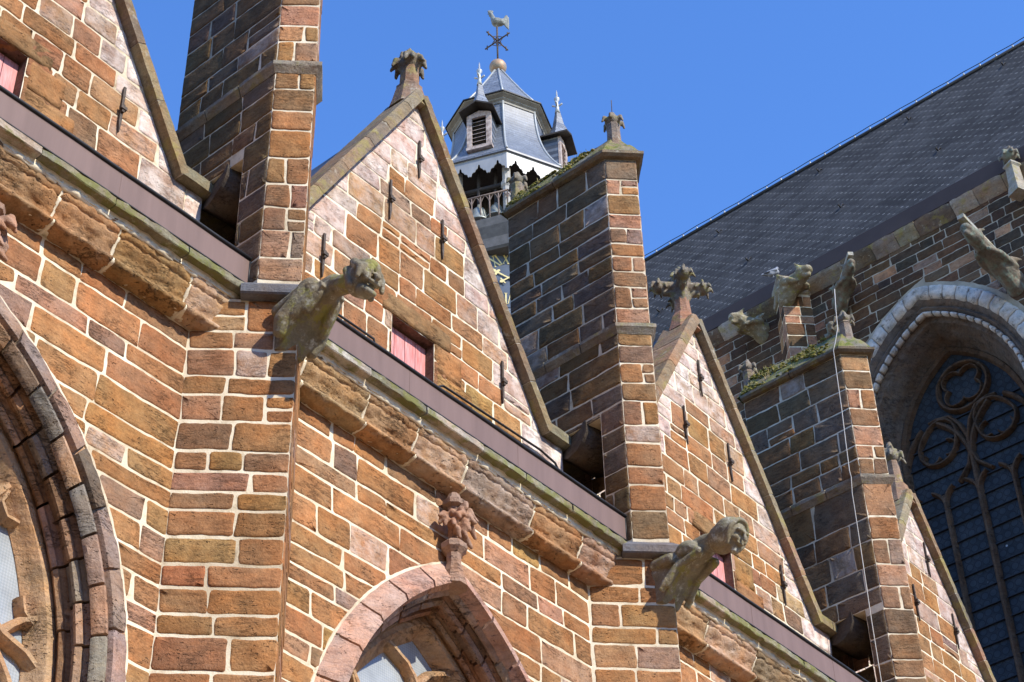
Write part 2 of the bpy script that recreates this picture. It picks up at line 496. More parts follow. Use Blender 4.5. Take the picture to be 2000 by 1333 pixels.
# ------------------------------------------------------------------ shared plan
S = 5.36
BAYS = [5.69+S*k for k in range(4)]
PIERS = [8.375+S*k for k in range(3)]
XT = [-9.345, -9.385, -9.44]          # tips of the three buttress prows
WX, GX = -10.0, -10.55
rngc = random.Random(5)
ZW = courses(4.6, 10.64, .17, .32, rngc)

def band(mb, path, prof, amp=0.0, seed=0, col=(.3, .25, .2, 0), seg=.6, rng=None, mat=0, closed_ends=True, pal=None, step=.04):
    """mitred sweep along a plan polyline; prof: closed (outward, z); outward is to the right of travel"""
    P = [Vector(p) for p in path]
    def off(k, d):
        ns = []
        if k > 0: t = (P[k]-P[k-1]).normalized(); ns.append(Vector((t.y, -t.x)))
        if k < len(P)-1: t = (P[k+1]-P[k]).normalized(); ns.append(Vector((t.y, -t.x)))
        if len(ns) == 1: return P[k]+ns[0]*d
        b = (ns[0]+ns[1]); b = b/b.length
        return P[k]+b*(d/max(.3, b.dot(ns[0])))
    for k in range(len(P)-1):
        L = (P[k+1]-P[k]).length
        n = max(1, round(L/seg)) if rng else 1
        for i in range(n):
            t0, t1 = i/n, (i+1)/n
            if rng:
                if i: t0 += .006/L
                if i < n-1: t1 -= .006/L
            def fn(p, t, k=k):
                a, b = off(k, p[0]), off(k+1, p[0])
                q = a+(b-a)*t
                return (q.x, q.y, p[1])
            c = col
            if rng:
                f = rng.uniform(.85, 1.15)
                c = (col[0]*f, col[1]*f, col[2]*f, col[3])
                if pal: c = (*pick(rng, pal), 0)
            mb.sweep(fn, prof, t0, t1, max(2, int(L/n/.07)), c, mat, amp, 7.0, seed=seed+k*3.1+i*1.7, step=step)
#@@BAY
# ------------------------------------------------------------------ chapel bays
ARC = (3.22, 1.4, 7.0)
def haunch(cu, sgn, X0, aa=1.4, zc=7.0, zb=4.6):
    """path function of one side of a pointed arch: profile point (r, x)"""
    def fn(p, t):
        r, x = p
        if t < 0:                      # straight jamb
            return (x, cu+sgn*(r-aa), zc+t*(zc-zb))
        th = math.acos(min(1, aa/r))*t
        return (x, cu+sgn*(r*math.cos(th)-aa), zc+r*math.sin(th))
    return fn
def bay(i):
    c = BAYS[i]
    rng = random.Random(100+i)
    lab = ["chapel bay at the left edge, its gable cut off, over a dark moulded window arch",
           "chapel bay between the two gargoyles with a pink hood over its window",
           "chapel bay right of the hooded gargoyle with a leafy cross on its gable",
           "chapel bay farthest along the row beside the tall dark window"][i]
    T = thing("chapel_bay", lab, "chapel", (WX, c, -1.6), "gabled chapel bays along the church side")
    # lower wall with its window opening
    yl, yr = c-S/2+.63, c+S/2-.63
    F = Face((WX, c, 0), (0, 1, 0), (1, 0, 0))
    mb = MB()
    zs = ZW if i < 2 else [z for z in ZW if z > 7.2]
    if i < 3:
        masonry(mb, F, zs, (yl-c, yr-c), rng, arcs=[(0, 3.2, 1.4, 7.0)], smoothp=.14, rad=.026, joint=.017, lo=.28, hi=.78, h=.007)
    backing(mb, F, [(yl-c, -1.6), (yr-c, -1.6), (yr-c, 10.95), (yl-c, 10.95)], [arch_pts(0, 3.02, 1.4, 7.0, 3.0)], .55)
    mb.box((-13.5, yl, -1.6), (-10.70, yr, 11.0), (.2, .13, .09, 0), 0)
    mb.build("wall", [M_STONE, M_MORTAR], T)
    # cornice of big eroded stones under a ledge
    def line(p, t): return (p[0], c+t, p[1])
    prof = [(-10.02, 10.63), (-9.91, 10.63), (-9.85, 10.64), (-9.815, 10.66), (-9.815, 10.69), (-9.845, 10.705), (-9.875, 10.712), (-9.86, 10.77), (-9.815, 10.85), (-9.79, 10.895), (-9.785, 10.92), (-9.815, 10.935),
            (-9.78, 10.96), (-9.765, 11.035), (-10.02, 11.04)]
    mb = MB()
    y = yl-c-.1
    while y < yr-c+.26:
        w = rng.uniform(.6, 1.0)
        if yr-c+.26-(y+w) < .4: w = yr-c+.26-y
        col = pick(rng, [((.40, .235, .11), 3), ((.36, .20, .095), 3), ((.42, .265, .14), 2), ((.30, .205, .125), 1)])
        mb.sweep(line, prof, y+.010, y+w-.010, max(4, int(w/.03)), (*col, .25 if rng.random() < .3 else 0), 0, .028, 10, seed=rng.uniform(0, 90), step=.018)
        mb.sweep(line, [(a_-.013, b_+(.006 if b_ < 10.7 else 0)) for a_, b_ in prof], y-.017, y+.017, 2, (1, 1, 1, 0), 1, .012, 14, step=.03)
        y += w
    mb.sweep(line, [(-10.0, 10.645), (-9.89, 10.655), (-9.875, 10.68), (-9.915, 10.74), (-9.915, 10.80), (-9.86, 10.90), (-9.84, 10.97), (-9.83, 11.035), (-10.0, 11.03)], yl-c-.1, yr-c+.2, 90, (1, 1, 1, 0), 1, .01, 8)
    mb.sweep(line, [(-9.90, 10.995), (-9.762, 10.995), (-9.752, 11.045), (-9.90, 11.045)], yl-c-.1, yr-c+.2, 110, (1, 1, 1, 0), 1, .03, 9, step=.02)
    mb.build("cornice", [M_WORN, M_MORTAR], T)
    mb = MB()
    y = yl-c-.25
    while y < yr-c+.36:
        w = rng.uniform(.5, .85)
        if yr-c+.36-(y+w) < .3: w = yr-c+.36-y
        new = rng.random() < .25
        col = (.42, .37, .30) if new else (.24, .22, .15)
        mb.sweep(line, [(-9.98, 11.075), (-9.67, 11.075), (-9.66, 11.085), (-9.665, 11.16), (-9.70, 11.185), (-9.98, 11.20)], y+.005, y+w-.005, max(3, int(w/.05)), (*col, 0), 0, .006 if new else .016, 9, seed=rng.uniform(0, 90), step=.025)
        y += w
    mb.sweep(line, [(-9.99, 11.02), (-9.755, 11.02), (-9.745, 11.08), (-9.99, 11.09)], yl-c-.1, yr-c+.3, 60, (1, 1, 1, 0), 1, .02, 9)
    mb.sweep(line, [(-9.99, 11.19), (-9.745, 11.19), (-9.745, 11.235), (-9.99, 11.235)], yl-c-.3, yr-c+.35, 30, (.36, .2, .13, .4), 0, .004, 9)
    mb.build("ledge", [M_LEDGE, M_MORTAR], T, 40)
    # coated metal gutter
    ya, yb = yl-c-.33, yr-c+.36
    mb = MB()
    mb.prism([(-9.725, c+ya, 11.232), (-9.725, c+ya, 11.52), (-9.74, c+ya, 11.525), (-9.74, c+ya, 11.25), (-10.06, c+ya, 11.25), (-10.06, c+ya, 11.5), (-10.075, c+ya, 11.5), (-10.075, c+ya, 11.232)], (0, yb-ya, 0))
    G = mb.build("gutter", M_FASCIA, T)
    mb = MB()
    mb.tube([(-9.72, c+ya+(yb-ya)*k/12, 11.535+.003*math.sin(k*2.1+i)) for k in range(13)], .02, 8)
    mb.tube([(-9.728, c+yb-.003, 11.24), (-9.728, c+yb-.003, 11.53)], .012, 6)
    mb.box((-9.7265, c+ya, 11.224), (-9.715, c+yb, 11.2335))
    mb.build("rim", M_LEAD, G)
    for k in range(1, 3):
        yy = c+ya+(yb-ya)*(k/3+.03*math.sin(i*3+k))
        mb = MB()
        mb.box((-9.7248, yy-.002, 11.236), (-9.7225, yy+.002, 11.515))
        mb.build("seam", M_FASCIA, G)
    # gable wall
    FG = Face((GX, c, 0), (0, 1, 0), (1, 0, 0))
    hw, sl, ka = 2.1, 1.776, 12.85
    apx = ka+(hw-.02)*sl
    rg = random.Random(300+i)
    zl = courses(11.3, ka, .24, .36, rg); zu = courses(ka, apx, .22, .37, rg)
    nrm = Vector((sl, 1)).normalized()
    cl = [((nrm.x, nrm.y), nrm.y*apx), ((-nrm.x, nrm.y), nrm.y*apx)]
    hatch = (-.31, .33, 11.2, 13.08)
    def bloom(u, v, r):
        d = (apx-v)/sl-abs(u)
        e = max(0, 1-d/.55) if v > 12.2 else 0
        e = e*.95
        if v > 15.2: e = max(e, .6)
        return max(0, e*r.uniform(.85, 1.35)) + (.25 if r.random() < .06 else 0)
    mb = MB()
    def colfn(u, v, col, r):
        d = (apx-v)/sl-abs(u)
        if d < .35 and v > 12.3: return pick(r, [((.36, .22, .16), 2), ((.40, .24, .17), 2), ((.30, .19, .13), 1)])
        return col
    masonry(mb, FG, zl, (-2.4, 2.44), rg, .26, .62, .016, bloom=bloom, rects=[hatch], free=(False, True), smoothp=.15, colfn=colfn)
    masonry(mb, FG, zu, lambda a, b: (-(apx-a)/sl-.02, (apx-a)/sl+.02), rg, .24, .6, .016, bloom=bloom, rects=[hatch], clips=cl, smoothp=.12, colfn=colfn)
    backing(mb, FG, [(-2.4, 11.0), (2.44, 11.0), (2.44, ka), (hw, ka), (0, apx), (-hw, ka), (-2.4, ka)], [[(-.31, 11.1), (.33, 11.1), (.33, 13.08), (-.31, 13.08)]], .36)
    mb.build("gable_wall", [M_STONE, M_MORTAR], T)
    # hatch: red boards in the opening, long lintel stone
    mb = MB()
    for k in range(4):
        a = c-.31+.16*k
        mb.box((GX-.16, a+.004, 11.3), (GX-.12, a+.156, 13.06))
    mb.box((GX-.18, c-.31, 11.3), (GX-.152, c+.33, 13.07), (1, 1, 1, 0))
    mb.build("hatch", M_RED, T)
    mb = MB()
    def lf(p, t): return (p[0], c+t, p[1])
    mb.sweep(lf, [(GX-.22, 13.083), (GX+.018, 13.083), (GX+.018, 13.33), (GX-.22, 13.33)], -.46, .58, 16, (.28, .16, .07, 0), 0, .02, 5, step=.05)
    for (z0, z1, w0) in ((12.72, 13.07, .42), (12.42, 12.70, .58), (12.1, 12.40, .40)):
        def qf(p, t): return (GX+p[0], c+.335+p[1], t)
        mb.sweep(qf, [(-.2, .0), (-.03, .0), (.016, .05), (.016, w0), (-.2, w0)], z0, z1, 6, (*pick(rg, PAL), 0), 0, .012, 6, step=.05, seed=z0)
    mb.build("lintel", [M_WORN], T)
    # coping stones up both slopes, with kneelers
    mb = MB()
    for sg in (-1, 1):
        L = math.hypot(hw, hw*sl); d = Vector((-sg*hw, hw*sl)).normalized(); nn = Vector((sg*d.y, -sg*d.x)) if sg > 0 else Vector((-d.y, d.x))
        nn = Vector((sg*sl, 1)).normalized()
        base = Vector((sg*hw, ka))
        def cf(p, t, sg=sg, base=base, d=d, nn=nn):
            q = base+d*t+nn*p[1]
            return (p[0], c+q.x, q.y)
        t = .0; e = L
        while t < e-.05:
            w = rg.uniform(.45, .8)
            if e-(t+w) < .35: w = e-t
            k = rg.random()
            col = pick(rg, [((.27, .21, .13), 3), ((.24, .17, .11), 3), ((.30, .20, .13), 2), ((.20, .17, .12), 2)])
            t1 = t+w-(.0 if t+w >= e-.01 else .006)
            mb.sweep(cf, [(GX-.36, -.03), (GX-.02, -.03), (GX+.125, -.03), (GX+.13, .07), (GX+.10, .11), (GX-.36, .125)], t+.006, t1, max(4, int(w/.06)), (*col, .0), 0, .007, 9, seed=rg.uniform(0, 99), step=.06)
            t += w
        mb.sweep(cf, [(GX-.35, -.02), (GX+.115, -.02), (GX+.118, .06), (GX+.09, .1), (GX-.35, .115)], .0, e-.01, 20, (.5, .45, .36, .3), 0)
        # kneeler
        def kf(p, t, sg=sg): return (p[0], c+sg*t, p[1])
        for a, b in ((2.09, 2.52), (2.53, 2.7)):
            mb.sweep(kf, [(GX-.3, 12.84), (GX-.02, 12.84), (GX+.125, 12.85), (GX+.13, 12.97), (GX+.10, 13.01), (GX-.3, 13.03)], a, b, 8, (.23, .20, .13, 0), 0, .008, 8, seed=a*7+i, step=.05)
    # apex stone
    def af(p, t): return (p[0], c+p[1], t)
    mb.build("coping", [M_TRIM], T, 35)
    # roof behind the gable
    mb = MB()
    mb.prism([(GX-.37, c-2.3, 12.6), (GX-.37, c+2.3, 12.6), (GX-.37, c, 12.6+2.3*1.74)], (-4.2, 0, 0))
    mb.build("roof", M_SLATEROOF, T)
    return T, c, rg
#@@MAIN
def _sl():
    return simple_mat("slate_grey", (.06, .065, .075), .5, 0, .3, 12, .3)
M_SLATEROOF = _sl()
BT = [bay(i) for i in range(4)]
#@@WIN
def window(T, c, i, rng):
    """moulded pointed window: hood, receding orders, tracery, leaded glass"""
    W = MB()
    pink = i == 1
    hood = [(3.23, -10.0), (3.21, -9.985), (3.04, -9.845), (2.985, -9.845), (2.985, -9.90), (2.955, -9.95), (2.955, -10.02), (3.23, -10.02)]
    if not pink: hood = [(3.23, -10.0), (3.20, -9.965), (3.08, -9.925), (3.045, -9.925), (3.03, -9.955), (3.02, -10.0), (2.99, -10.03), (3.23, -10.03)]
    for sg in (-1, 1):
        fn = haunch(c, sg, WX)
        segs = [(-1, -.75), (-.75, -.5), (-.5, -.25), (-.25, 0)]+[(k/7, (k+1)/7) for k in range(7)]
        for a, b in segs:
            if pink: col = (*pick(rng, [((.46, .27, .20), 3), ((.40, .23, .17), 2), ((.36, .22, .17), 1)]), .15)
            else: col = (*pick(rng, [((.25, .185, .145), 2), ((.31, .215, .165), 2), ((.15, .12, .095), 1)]), 0)
            W.sweep(fn, hood, a+.004, b-(.004 if b < .99 else 0), 7, col, 0, .004 if pink else .016, 7, seed=rng.uniform(0, 99), step=.03)
    for sg in (-1, 1): W.sweep(haunch(c, sg, WX), [(3.215, -9.988), (3.238, -9.986), (3.25, -10.01), (3.2, -10.01)], 0, 1, 60, (1, 1, 1, 0), 1, .012, 9, step=.02)
    H = W.build("window", [M_STONE if pink else M_WORN, M_MORTAR], T, 38)
    W = MB()
    o1 = [(3.035, -9.985), (3.015, -9.955), (2.985, -9.945), (2.925, -9.995), (2.915, -10.03), (2.945, -10.045), (2.975, -10.06), (2.975, -10.10), (3.2, -10.10), (3.2, -9.985)]
    o2 = [(2.97, -10.085), (2.935, -10.115), (2.90, -10.10), (2.862, -10.125), (2.87, -10.165), (2.905, -10.175), (2.925, -10.20), (2.92, -10.26), (3.2, -10.26), (3.2, -10.085)]
    o3 = [(2.925, -10.25), (2.885, -10.265), (2.85, -10.25), (2.825, -10.28), (2.84, -10.315), (2.875, -10.32), (2.87, -10.38), (3.2, -10.38), (3.2, -10.25)]
    for sg in (-1, 1):
        fn = haunch(c, sg, WX)
        for q, (o, n) in enumerate(((o1, 8), (o2, 9), (o3, 6))):
            segs = [(-1, -.75), (-.75, -.5), (-.5, -.25), (-.25, 0)]+[(k/n, (k+1)/n) for k in range(n)]
            for a, b in segs:
                col = (*pick(rng, [((.36, .21, .12), 2), ((.30, .17, .09), 2), ((.38, .24, .17), 1), ((.24, .17, .12), 1)]), .2 if rng.random() < .3 else 0)
                if q == 0 and rng.random() < .6: col = (*pick(rng, [((.40, .26, .19), 2), ((.30, .20, .14), 2), ((.24, .21, .16), 1.4), ((.16, .13, .105), 1)]), .1)
                jr, jx = rng.uniform(-.007, .007), rng.uniform(-.008, .008)
                if b > .99: jr = jx = 0
                W.sweep(fn, [(p_+jr, x_+jx) for p_, x_ in o], a+.004, b-(.004 if b < .99 else 0), 8, col, 0, .010 if pink else .006, 8, seed=rng.uniform(0, 99), step=.02)
    W.build("moulding", [M_WORN], H, 38)
    # tracery
    W = MB()
    colr = (.43, .265, .135, .1)
    for sg in (-1, 1):
        fn = haunch(c, sg, WX)
        W.sweep(fn, [(2.88, -10.36), (2.83, -10.335), (2.77, -10.335), (2.735, -10.37), (2.70, -10.44), (2.66, -10.48), (2.66, -10.56), (2.88, -10.56)], -1, 1, 40, colr, 0, .008, 7, step=.03)
    def barpath(pts, w=.055):
        P = [Vector((p[0], p[1])) for p in pts]
        def fn(p, t):
            k = min(int(t), len(P)-2); f = t-k
            q = P[k]+(P[k+1]-P[k])*f
            a = (P[k+1]-P[k]).normalized(); nx = Vector((-a.y, a.x))
            q = q+nx*p[0]
            return (p[1], c+q.x, q.y)
        W.sweep(fn, [(-w, -10.50), (-w, -10.44), (-w*.35, -10.385), (w*.35, -10.385), (w, -10.44), (w, -10.50), (w*.4, -10.56), (-w*.4, -10.56)], 0, len(P)-1, (len(P)-1)*2, colr, 0, .007, 8, step=.03)
    # two lancets and flowing upper lights
    def arc(cx, cz, r, a0, a1, n=12): return [(cx+r*math.cos(R(a0+(a1-a0)*k/n)), cz+r*math.sin(R(a0+(a1-a0)*k/n))) for k in range(n+1)]
    barpath([(0, 4.6), (0, 7.0)])
    for sg in (-1, 1):
        for L, w in (([(0, 8.70), (.06, 8.84), (.15, 8.94), (.34, 9.03), (.5, 9.06)], .05), ([(0, 8.72), (.13, 8.58), (.23, 8.4), (.29, 8.22), (.31, 8.05), (.28, 7.86), (.18, 7.66), (0, 7.5)], .05),
                  ([(.31, 8.08), (.42, 8.1), (.58, 8.22), (.72, 8.4), (.83, 8.56), (.92, 8.72)], .05), ([(0, 7.02), (.12, 7.2), (.3, 7.38), (.48, 7.5), (.66, 7.54), (.84, 7.47), (1.0, 7.36), (1.22, 7.29), (1.46, 7.12)], .055),
                  ([(1.0, 7.36), (1.07, 7.45), (1.16, 7.53), (1.4, 7.66)], .045), ([(.66, 7.54), (.56, 7.7), (.46, 7.88), (.32, 8.06)], .05), ([(1.12, 7.72), (1.15, 7.6), (1.24, 7.53)], .035), ([(.84, 8.52), (.8, 8.4), (.86, 8.3), (.98, 8.3)], .035)):
            barpath([(sg*x, z) for x, z in L], w)
        barpath([(sg*x, z) for x, z in arc(.0, 6.3, 1.32, 0, 45)]); barpath([(sg*x, z) for x, z in arc(1.32, 6.3, 1.32, 180, 135)])
    W.build("tracery", [M_WORN], H, 38)
    W = MB()
    pts = [(-10.49, c+u, v) for u, v in arch_pts(0, 2.72, 1.4, 7.0, 4.0)]
    W.poly(pts)
    W.build("pane", M_LEADGLASS, H)
def leadglass():
    mt, nt, b = mk("leaded_glass", .25, .6)
    P = pos(nt)
    mp = node(nt, "ShaderNodeMapping"); mp.inputs["Rotation"].default_value = (R(45), 0, 0)
    nt.links.new(P, mp.inputs[0])
    br = node(nt, "ShaderNodeTexChecker"); br.inputs["Scale"].default_value = 55
    nt.links.new(mp.outputs[0], br.inputs["Vector"])
    c = mixc(nt, br.outputs["Fac"], (.30, .33, .35), (.36, .39, .41))
    c = mixc(nt, .7, c, ramp(nt, noise_n(nt, P, 3, 4), [(.3, .65), (.7, 1.2)]), 'MULTIPLY')
    nt.links.new(c, b.inputs["Base Color"])
    bump(nt, b, br.outputs["Fac"], .3, .004)
    return mt
M_LEADGLASS = leadglass()
for i in (0, 1): window(BT[i][0], BT[i][1], i, random.Random(40+i))

# ------------------------------------------------------------------ buttresses
def buttress(i):
    yc, xt = PIERS[i], XT[i]
    st = [13.93, 14.04, 14.85][i]; cz = [17.6, 16.83, 17.06][i]
    hwd = .27; xb = [-11.05, -11.22, -11.36][i]; xc = xt-hwd
    lab = ["tall buttress left of the sunlit gable running out of the top of the photo",
           "buttress with mossy cap and two bud finials rising above the hooded gargoyle",
           "buttress at the right with a thin white cable hanging down it"][i]
    T = thing("buttress", lab, "buttress", (WX, yc, -1.6), "buttresses between the chapel gables")
    rng = random.Random(700+i)
    mb = MB()
    r2 = math.sqrt(2)
    b0 = xt-WX                                   # depth of the prow at the wall
    # lower prow
    FL = Face((WX, yc-b0, 0), (1, 1, 0), (1, -1, 0)); FR = Face((xt, yc, 0), (-1, 1, 0), (1, 1, 0))
    zp = [z for z in ZW if z > 4]+[10.98]
    if i > 0: zp = [z for z in zp if z > 7.2]
    if i < 2:
        masonry(mb, FL, zp, (0, b0*r2), rng, .26, .6, .019, h=.007, free=(False, True), smoothp=.08, rad=.026)
        masonry(mb, FR, zp, (0, b0*r2), rng, .3, .5, .02, h=.008, free=(True, False), smoothp=.3)
    # upper pier
    zs = courses(11.22, st, .23, .38, rng); zt = courses(st+.14, cz, .2, .34, rng)
    FLu = Face((xc, yc-hwd, 0), (1, 1, 0), (1, -1, 0)); FS = Face((xb, yc-hwd, 0), (1, 0, 0), (0, -1, 0))
    FSr = Face((xc, yc+hwd, 0), (-1, 0, 0), (0, 1, 0)); FB = Face((xb, yc+hwd, 0), (0, -1, 0), (-1, 0, 0))
    w45, ws = hwd*r2, xc-xb
    hole = [(-10.8-xb, -9.97-xb, 11.0, 12.98)]
    for z_, fp in ((zs, PAL), (zt, PAL)):
        smp = .35 if z_ is zt else .15
        masonry(mb, FLu, z_, (0, w45), rng, .16, .46, .014, h=.009, free=(True, True), smoothp=smp, rad=.026, pal=PAL_PIER)
        masonry(mb, FR, z_, (0, w45), rng, .2, .4, .014, h=.008, free=(True, True), smoothp=smp)
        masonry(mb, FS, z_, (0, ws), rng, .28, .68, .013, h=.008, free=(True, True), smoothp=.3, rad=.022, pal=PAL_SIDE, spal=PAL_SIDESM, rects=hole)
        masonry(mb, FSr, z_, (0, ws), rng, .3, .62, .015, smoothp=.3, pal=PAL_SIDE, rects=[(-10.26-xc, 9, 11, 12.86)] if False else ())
    # solid body
    out = [(xc, yc-hwd), (xt, yc), (xc, yc+hwd), (-9.97, yc+hwd), (-9.97, yc-hwd)]
    mb.prism([(x, y, 11.0) for x, y in out], (0, 0, 1.98), (.2, .13, .09, 0), 1)
    out = [(xc, yc-hwd), (xt, yc), (xc, yc+hwd), (xb, yc+hwd), (xb, yc-hwd)]
    mb.prism([(x, y, 12.98) for x, y in out], (0, 0, cz-12.98), (.2, .13, .09, 0), 1)
    mb.tube([(-10.40, yc-.24, 12.93), (-10.34, yc, 12.90), (-10.36, yc+.26, 12.93)], .26, 12, (.10, .08, .06, 0), 0)
    mb.prism([(WX-.02, yc-b0-.02, -1.6), (xt, yc, -1.6), (WX-.02, yc+b0+.02, -1.6)], (0, 0, 12.6), (.2, .13, .09, 0), 1)
    # solid behind the passage
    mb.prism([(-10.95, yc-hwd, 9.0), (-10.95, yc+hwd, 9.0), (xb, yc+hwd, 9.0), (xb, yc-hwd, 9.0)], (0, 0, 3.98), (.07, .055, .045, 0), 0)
    mb.build("shaft", [M_STONE, M_MORTAR], T)
    # slab over the lower prow, string course
    mb = MB()
    k0 = .36
    band(mb, [(xt-k0, yc-k0), (xt, yc), (xt-k0, yc+k0)], [(-.1, 10.985), (.10, 10.985), (.115, 11.0), (.115, 11.085), (.02, 11.18), (-.1, 11.21)], .003, 3+i, (.17, .165, .17, 0), .8, rng)
    mb.build("slab", [M_TRIMGREY], T, 30)
    mb = MB()
    plan = [(xb, yc-hwd), (xc, yc-hwd), (xt, yc), (xc, yc+hwd), (xb, yc+hwd)]
    band(mb, plan, [(-.08, st+.0), (.012, st-.03), (.05, st+.03), (.065, st+.05), (.065, st+.10), (.0, st+.145), (-.08, st+.15)], .008, 11+i, (.27, .24, .19, 0), .5, rng)
    mb.build("string_course", [M_TRIM], T, 35)
    # saddle-back cap
    mb = MB()
    band(mb, plan, [(-.1, cz-.0), (.06, cz-.0), (.095, cz+.03), (.095, cz+.075), (.08, cz+.085), (-.1, cz+.10)], .006, 17+i, (.20, .165, .115, 0), .7, rng)
    mb.build("cap", [M_TRIM], T, 30); mb = MB()
    o = .07; zr = cz+.62
    q = hwd+o; xo = xc+o*.41
    E = [(xb-o, yc-q), (xo, yc-q), (xt+o*1.41, yc), (xo, yc+q), (xb-o, yc+q)]
    rf, rb = (xc-.03, yc, zr), (xb+.08, yc, zr)
    def quad(p00, p10, p11, p01, nu, nv):
        a = [Vector(x) for x in (p00, p10, p11, p01)]
        idx = []
        for jv in range(nv+1):
            for ju in range(nu+1):
                s, t = ju/nu, jv/nv
                p = (a[0]*(1-s)+a[1]*s)*(1-t)+(a[3]*(1-s)+a[2]*s)*t
                p = p+Vector((0, 0, fr(p, 6)*.02+(.02 if int(t*4) % 2 else 0)))
                idx.append(mb.vert(p, (.24, .21, .15, 0)))
        for jv in range(nv):
            for ju in range(nu):
                k = jv*(nu+1)+ju
                mb.face((idx[k], idx[k+1], idx[k+nu+2], idx[k+nu+1]), 0, True)
    z = cz+.08
    quad((*E[0], z), (*E[1], z), rf, rb, 30, 12)
    quad((*E[1], z), (*E[2], z), rf, rf, 8, 12)
    quad((*E[2], z), (*E[3], z), rf, rf, 8, 12)
    quad((*E[3], z), (*E[4], z), rb, rf, 30, 12)
    quad((*E[4], z), (*E[0], z), rb, rb, 8, 12)
    mb.build("cap_roof", [M_CAP], T)
    return T
PAL_PIER = [((.31, .170, .080), 4), ((.27, .155, .082), 3), ((.34, .17, .072), 2), ((.22, .145, .09), 1.6), ((.37, .19, .076), 1), ((.36, .215, .13), 1)]
M_TRIMGREY = stone_mat("grey_bluestone", .7, .2)
M_CAP = stone_mat("mossy_cap_stone", .8, .4, [((.20, .19, .05), 5, .45), ((.09, .12, .02), 8, .52), ((.36, .34, .26), 12, .60)], .85)
BUT = [buttress(i) for i in range(3)]
# ------------------------------------------------------------------ carved foliage
def leafball(mb, cen, r, rng, n=8, up=True, flat=.8, c=(.26, .23, .17, 0)):
    """knob of curled leaves"""
    cen = Vector(cen)
    mb.ball(cen, (r*.68, r*.68, r*.62), 8, c)
    for k in range(n):
        a = 2*math.pi*k/n+rng.uniform(-.2, .2)
        d = Vector((math.cos(a), math.sin(a), 0))
        p0 = cen+Vector((0, 0, -r*.35))+d*r*.2
        p1 = cen+d*r*.78+Vector((0, 0, r*.18*flat))
        p2 = cen+d*r*rng.uniform(.9, 1.08)+Vector((0, 0, -r*rng.uniform(.25, .45)))
        mb.limb(p0, p1, r*.17, r*.20, c, 0, 7); mb.limb(p1, p2, r*.19, r*.10, c, 0, 7)
    if up:
        for k in range(max(4, n//2)):
            a = 2*math.pi*(k+.5)/max(4, n//2)
            d = Vector((math.cos(a), math.sin(a), 0))
            p0 = cen+Vector((0, 0, r*.2))
            p1 = cen+d*r*.42+Vector((0, 0, r*.72)); p2 = cen+d*r*.5+Vector((0, 0, r*.5))
            mb.limb(p0, p1, r*.26, r*.17, c, 0, 7); mb.limb(p1, p2, r*.15, r*.08, c, 0, 7)
        mb.limb(cen+Vector((0, 0, r*.3)), cen+Vector((0, 0, r*1.05)), r*.25, r*.09, c, 0, 7)
def octs(mb, x, y, prof, c, n=8):
    mb.lathe(prof, (x, y, 0), n, c, 0, False, math.pi/8)
SC_C = (.27, .24, .18, 0)
def gable_finial(i):
    T, c, rng = BT[i]
    x = GX-.12
    mb = MB(); st = MB()
    red = (.27, .18, .125, 0)
    if i == 1:
        octs(st, x, c, [(.25, 16.45), (.21, 16.6), (.185, 16.72), (.165, 16.80), (.165, 16.84), (.125, 16.89), (.115, 17.22), (.09, 17.24)], red)
        leafball(mb, (x, c, 17.27), .215, rng, 10, False)
        leafball(mb, (x, c, 17.38), .15, rng, 8)
    elif i == 2:
        octs(st, x, c, [(.25, 16.42), (.20, 16.58), (.175, 16.68), (.16, 16.72), (.12, 16.78), (.10, 17.05), (.08, 17.07)], (.33, .18, .115, 0))
        for k in range(4):
            a = math.pi/4+k*math.pi/2; d = Vector((math.cos(a), math.sin(a), 0))
            o = Vector((x, c, 17.27))
            mb.limb(o, o+d*.25, .085, .085, SC_C); leafball(mb, o+d*.30+Vector((0, 0, -.01)), .145, rng, 7)
            mb.limb(o+Vector((0, 0, -.24))+d*.06, o+d*.16+Vector((0, 0, -.07)), .045, .035, SC_C)
            mb.limb(o+Vector((0, 0, -.12))+d*.09, o+d*.22+Vector((0, 0, -.10)), .04, .05, SC_C)
        mb.limb((x, c, 17.0), (x, c, 17.4), .10, .12, SC_C)
        leafball(mb, (x, c, 17.44), .155, rng, 7)
    else:
        octs(st, x, c, [(.25, 16.42), (.20, 16.58), (.17, 16.74), (.16, 16.80), (.11, 16.85), (.085, 17.28), (.07, 17.30)], red)
        leafball(mb, (x, c, 17.36), .20, rng, 6)
        mb.limb((x, c, 17.4), (x, c, 17.62), .09, .04, SC_C)
    f = st.build("finial", [M_TRIM], T)
    if i == 0: return
    o = mb.build("leaf_knob", [M_KNOB], f)
    remesh(o, .015, 1, .010, .05)
for i in range(4): gable_finial(i)
def pier_finials():
    for i in (1, 2):
        T = BUT[i]; yc = PIERS[i]; rng = random.Random(60+i)
        for (x, z0, z1) in (((-9.68, 17.25, 17.88), (-11.27, 17.25, 17.88)), ((-9.70, 17.45, 18.02), (-11.38, 17.45, 18.04)))[i-1]:
            st = MB(); mb = MB()
            octs(st, x, yc, [(.13, z0-.05), (.095, z0+.03), (.085, z0+.3), (.095, z1-.26), (.08, z1-.22)], (.24, .19, .15, 0))
            leafball(mb, (x, yc, z1-.17), .155, rng, 6, False, 1.0)
            mb.limb((x, yc, z1-.16), (x, yc, z1-.02), .10, .035, SC_C)
            f = st.build("finial", [M_TRIM], T)
            remesh(mb.build("bud", [M_KNOB], f), .014, 1, .008, .05)
    mb = MB(); mb.tube([(-9.68, 13.735, 17.8), (-9.675, 13.735, 18.12)], .006, 5)
    mb.build("lightning_rod", [M_IRON], BUT[1])
pier_finials()
